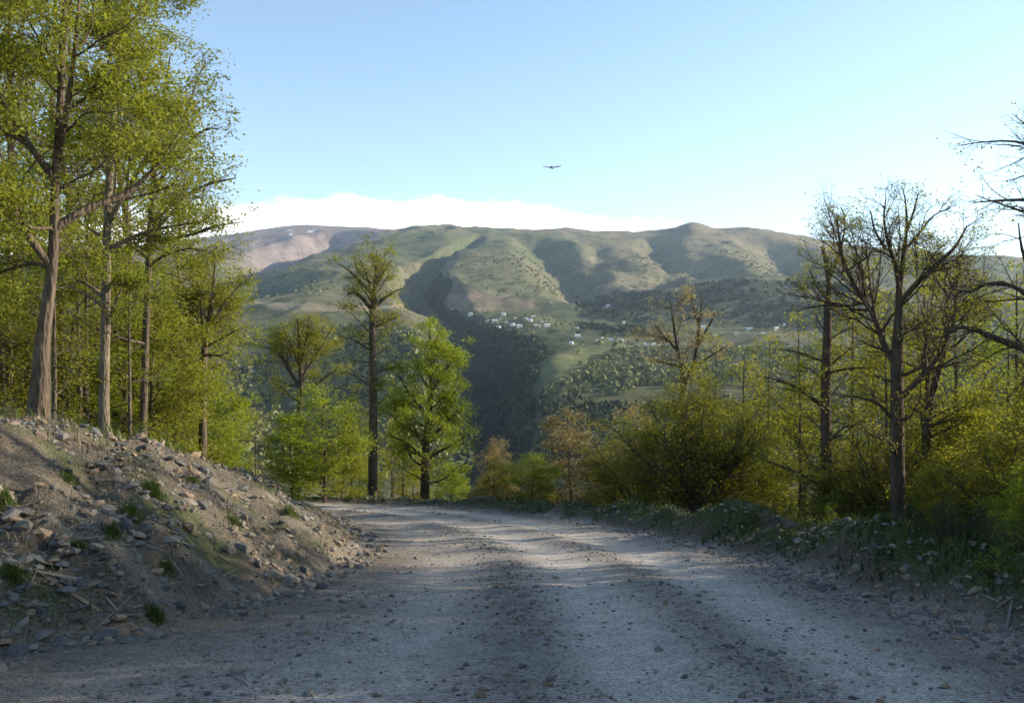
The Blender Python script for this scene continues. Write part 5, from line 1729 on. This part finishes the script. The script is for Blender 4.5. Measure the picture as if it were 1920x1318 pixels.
# sage-grey and green bushes on the berm
BERM = [('sage', 1880, 12.2, 0.75, 'grey-green sage bush at the picture edge on the berm'), ('sage', 1800, 13.0, 0.55, 'small sage bush on the berm below the reaching boughs'), ('low', 1720, 14.5, 0.5, 'dark green low bush at the foot of the wide-forking oak'),
        ('sage', 1610, 17.0, 0.5, 'grey dry bush on the berm between two dark oaks'), ('sage', 1560, 17.5, 0.6, 'rounded grey bush on the berm before the slender dark oak'), ('low', 1490, 19.0, 0.4, 'dark low bush on the berm before the bowed bough'),
        ('holly', 1850, 11.0, 0.42, 'dark leafy plant low on the berm by the road'), ('low', 1915, 10.2, 0.5, 'green leafy plant at the picture corner of the berm'), ('sage', 1380, 21.5, 0.45, 'dry grey bush on the berm before the dense olive bush'),
        ('low', 1780, 11.5, 0.35, 'low green weed at the road edge below the sage bush'), ('holly', 1690, 13.0, 0.36, 'dark weed clump on the gravel edge'), ('sage', 1190, 25.5, 0.4, 'low grey bush on the far berm near the tan hornbeam'),
        ('low', 1885, 14.5, 0.8, 'bright green bush behind the sage bushes'),
        ('holly', 1760, 12.6, 0.5, 'dark green bush on the berm between the two sage bushes and the twin-stemmed oak'), ('holly', 1905, 12.8, 0.6, 'dark bushy mass at the picture edge behind the sage bush'),
        ('low', 1650, 15.2, 0.42, 'low dark green bush on the berm left of the wide-forking oak'), ('holly', 1800, 10.6, 0.34, 'dark weedy plant hanging over the gravel edge'), ('low', 1860, 9.6, 0.42, 'leafy green weed at the road edge near the picture corner'),
        ('holly', 1450, 19.6, 0.36, 'dark weedy clump on the berm before the olive bush'), ('sage', 1270, 23.5, 0.4, 'pale dry bush on the berm before the dense olive bush'), ('low', 1330, 22.0, 0.32, 'small green bush on the berm foot before the olive bush'),
        ('low', 1560, 16.4, 0.36, 'green weed clump on the roadward side of the rounded grey bush'), ('sage', 1720, 12.6, 0.4, 'grey weed clump on the gravel edge before the wide-forking oak')]
for kd, px, d, sc, lb in BERM:
    put(kd, px, d, sc, lb)
BANKB = [('sage', 20, 12.3, 0.4, 'grey heather bush on the bank crest at the picture edge'), ('sage', 110, 13.2, 0.35, 'dry grey bush on the crest under the crooked oak'), ('sage', 255, 11.8, 0.34, 'grey-leaved bush spilling over the stones mid-bank'), ('sage', 160, 14.5, 0.35, 'dry brown bush on the bank crest')]
for kd, px, d, sc, lb in BANKB:
    put(kd, px, d, sc, lb)
for k_, o in PROTO.items():
    if k_ not in TAKEN:
        raise RuntimeError('unused kind ' + k_)

# ------------------------------------------------------------------ the bird in the sky
M_BIRD = plain_mat('grey_feathers', (0.20, 0.22, 0.25), 0.8, 3.0, 0.3)
span = 0.78
sx_ = np.linspace(-1, 1, 25)
secs = []
for u in sx_:
    au = abs(u)
    chord = 0.36 * (1 - au ** 2.2) ** 0.5 + 0.04
    thick = 0.06 * (1 - au) + 0.02
    yc = 0.05 * au
    if au < 0.16:
        k_ = math.cos(au / 0.16 * math.pi / 2)
        chord += 0.42 * k_
        thick += 0.10 * k_
    zc = 0.10 * au ** 1.3 - 0.02
    a = np.linspace(0, 2 * math.pi, 12, endpoint=False)
    secs.append(np.stack([np.full(12, u * span), yc + np.cos(a) * chord / 2, zc + np.sin(a) * thick / 2 * (1 - 0.5 * np.abs(np.cos(a)) ** 3)], -1))
S_ = np.array(secs)
ix_ = np.arange(25 * 12).reshape(25, 12)
Qb = np.stack([ix_[:-1], np.roll(ix_, -1, 1)[:-1], np.roll(ix_, -1, 1)[1:], ix_[1:]], -1).reshape(-1, 4)
bo = link('bird', mesh_np('bird', S_.reshape(-1, 3), [Qb, ix_[:1, ::-1], ix_[-1:]], [M_BIRD], None, True))
bo.location = tuple(img(1035, 314, 70))
bo.rotation_euler = (math.radians(27), math.radians(-3), math.radians(8))
tag(bo, 'lone bird gliding with spread wings in the sky high over the ridge', 'bird')

# ------------------------------------------------------------------ the air between here and the mountains
v, f = box_np(0, 2500, 350, 17600, 13000, 1400)
mh, th_, oh = new_mat('valley_air')
pv = N(th_, 'ShaderNodeVolumePrincipled', Density=0.000038, Anisotropy=0.2)
pv.inputs['Color'].default_value = (0.58, 0.76, 1.0, 1)
th_.links.new(pv.outputs[0], oh.inputs['Volume'])
tag(link('haze', mesh_np('haze', v, [f], [mh])), kind='stuff')

# copies that only their place tells apart say so
by_label = {}
for o in bpy.data.objects:
    if o.parent is None and o.get('group') and o.get('label') and not o['group'].startswith('shade trees'):
        by_label.setdefault(o['label'], []).append(o)
ORD = ['leftmost one', 'second from left', 'third from left', 'fourth from left', 'fifth from left', 'sixth from left', 'seventh from left']
for lb, os_ in by_label.items():
    if 1 < len(os_) <= 8:
        os_.sort(key=lambda o: o.location.x / max(o.location.y, 1))
        for i, o in enumerate(os_):
            o['label'] = lb + ', ' + (ORD[i] if i < len(os_) - 1 else 'rightmost one')
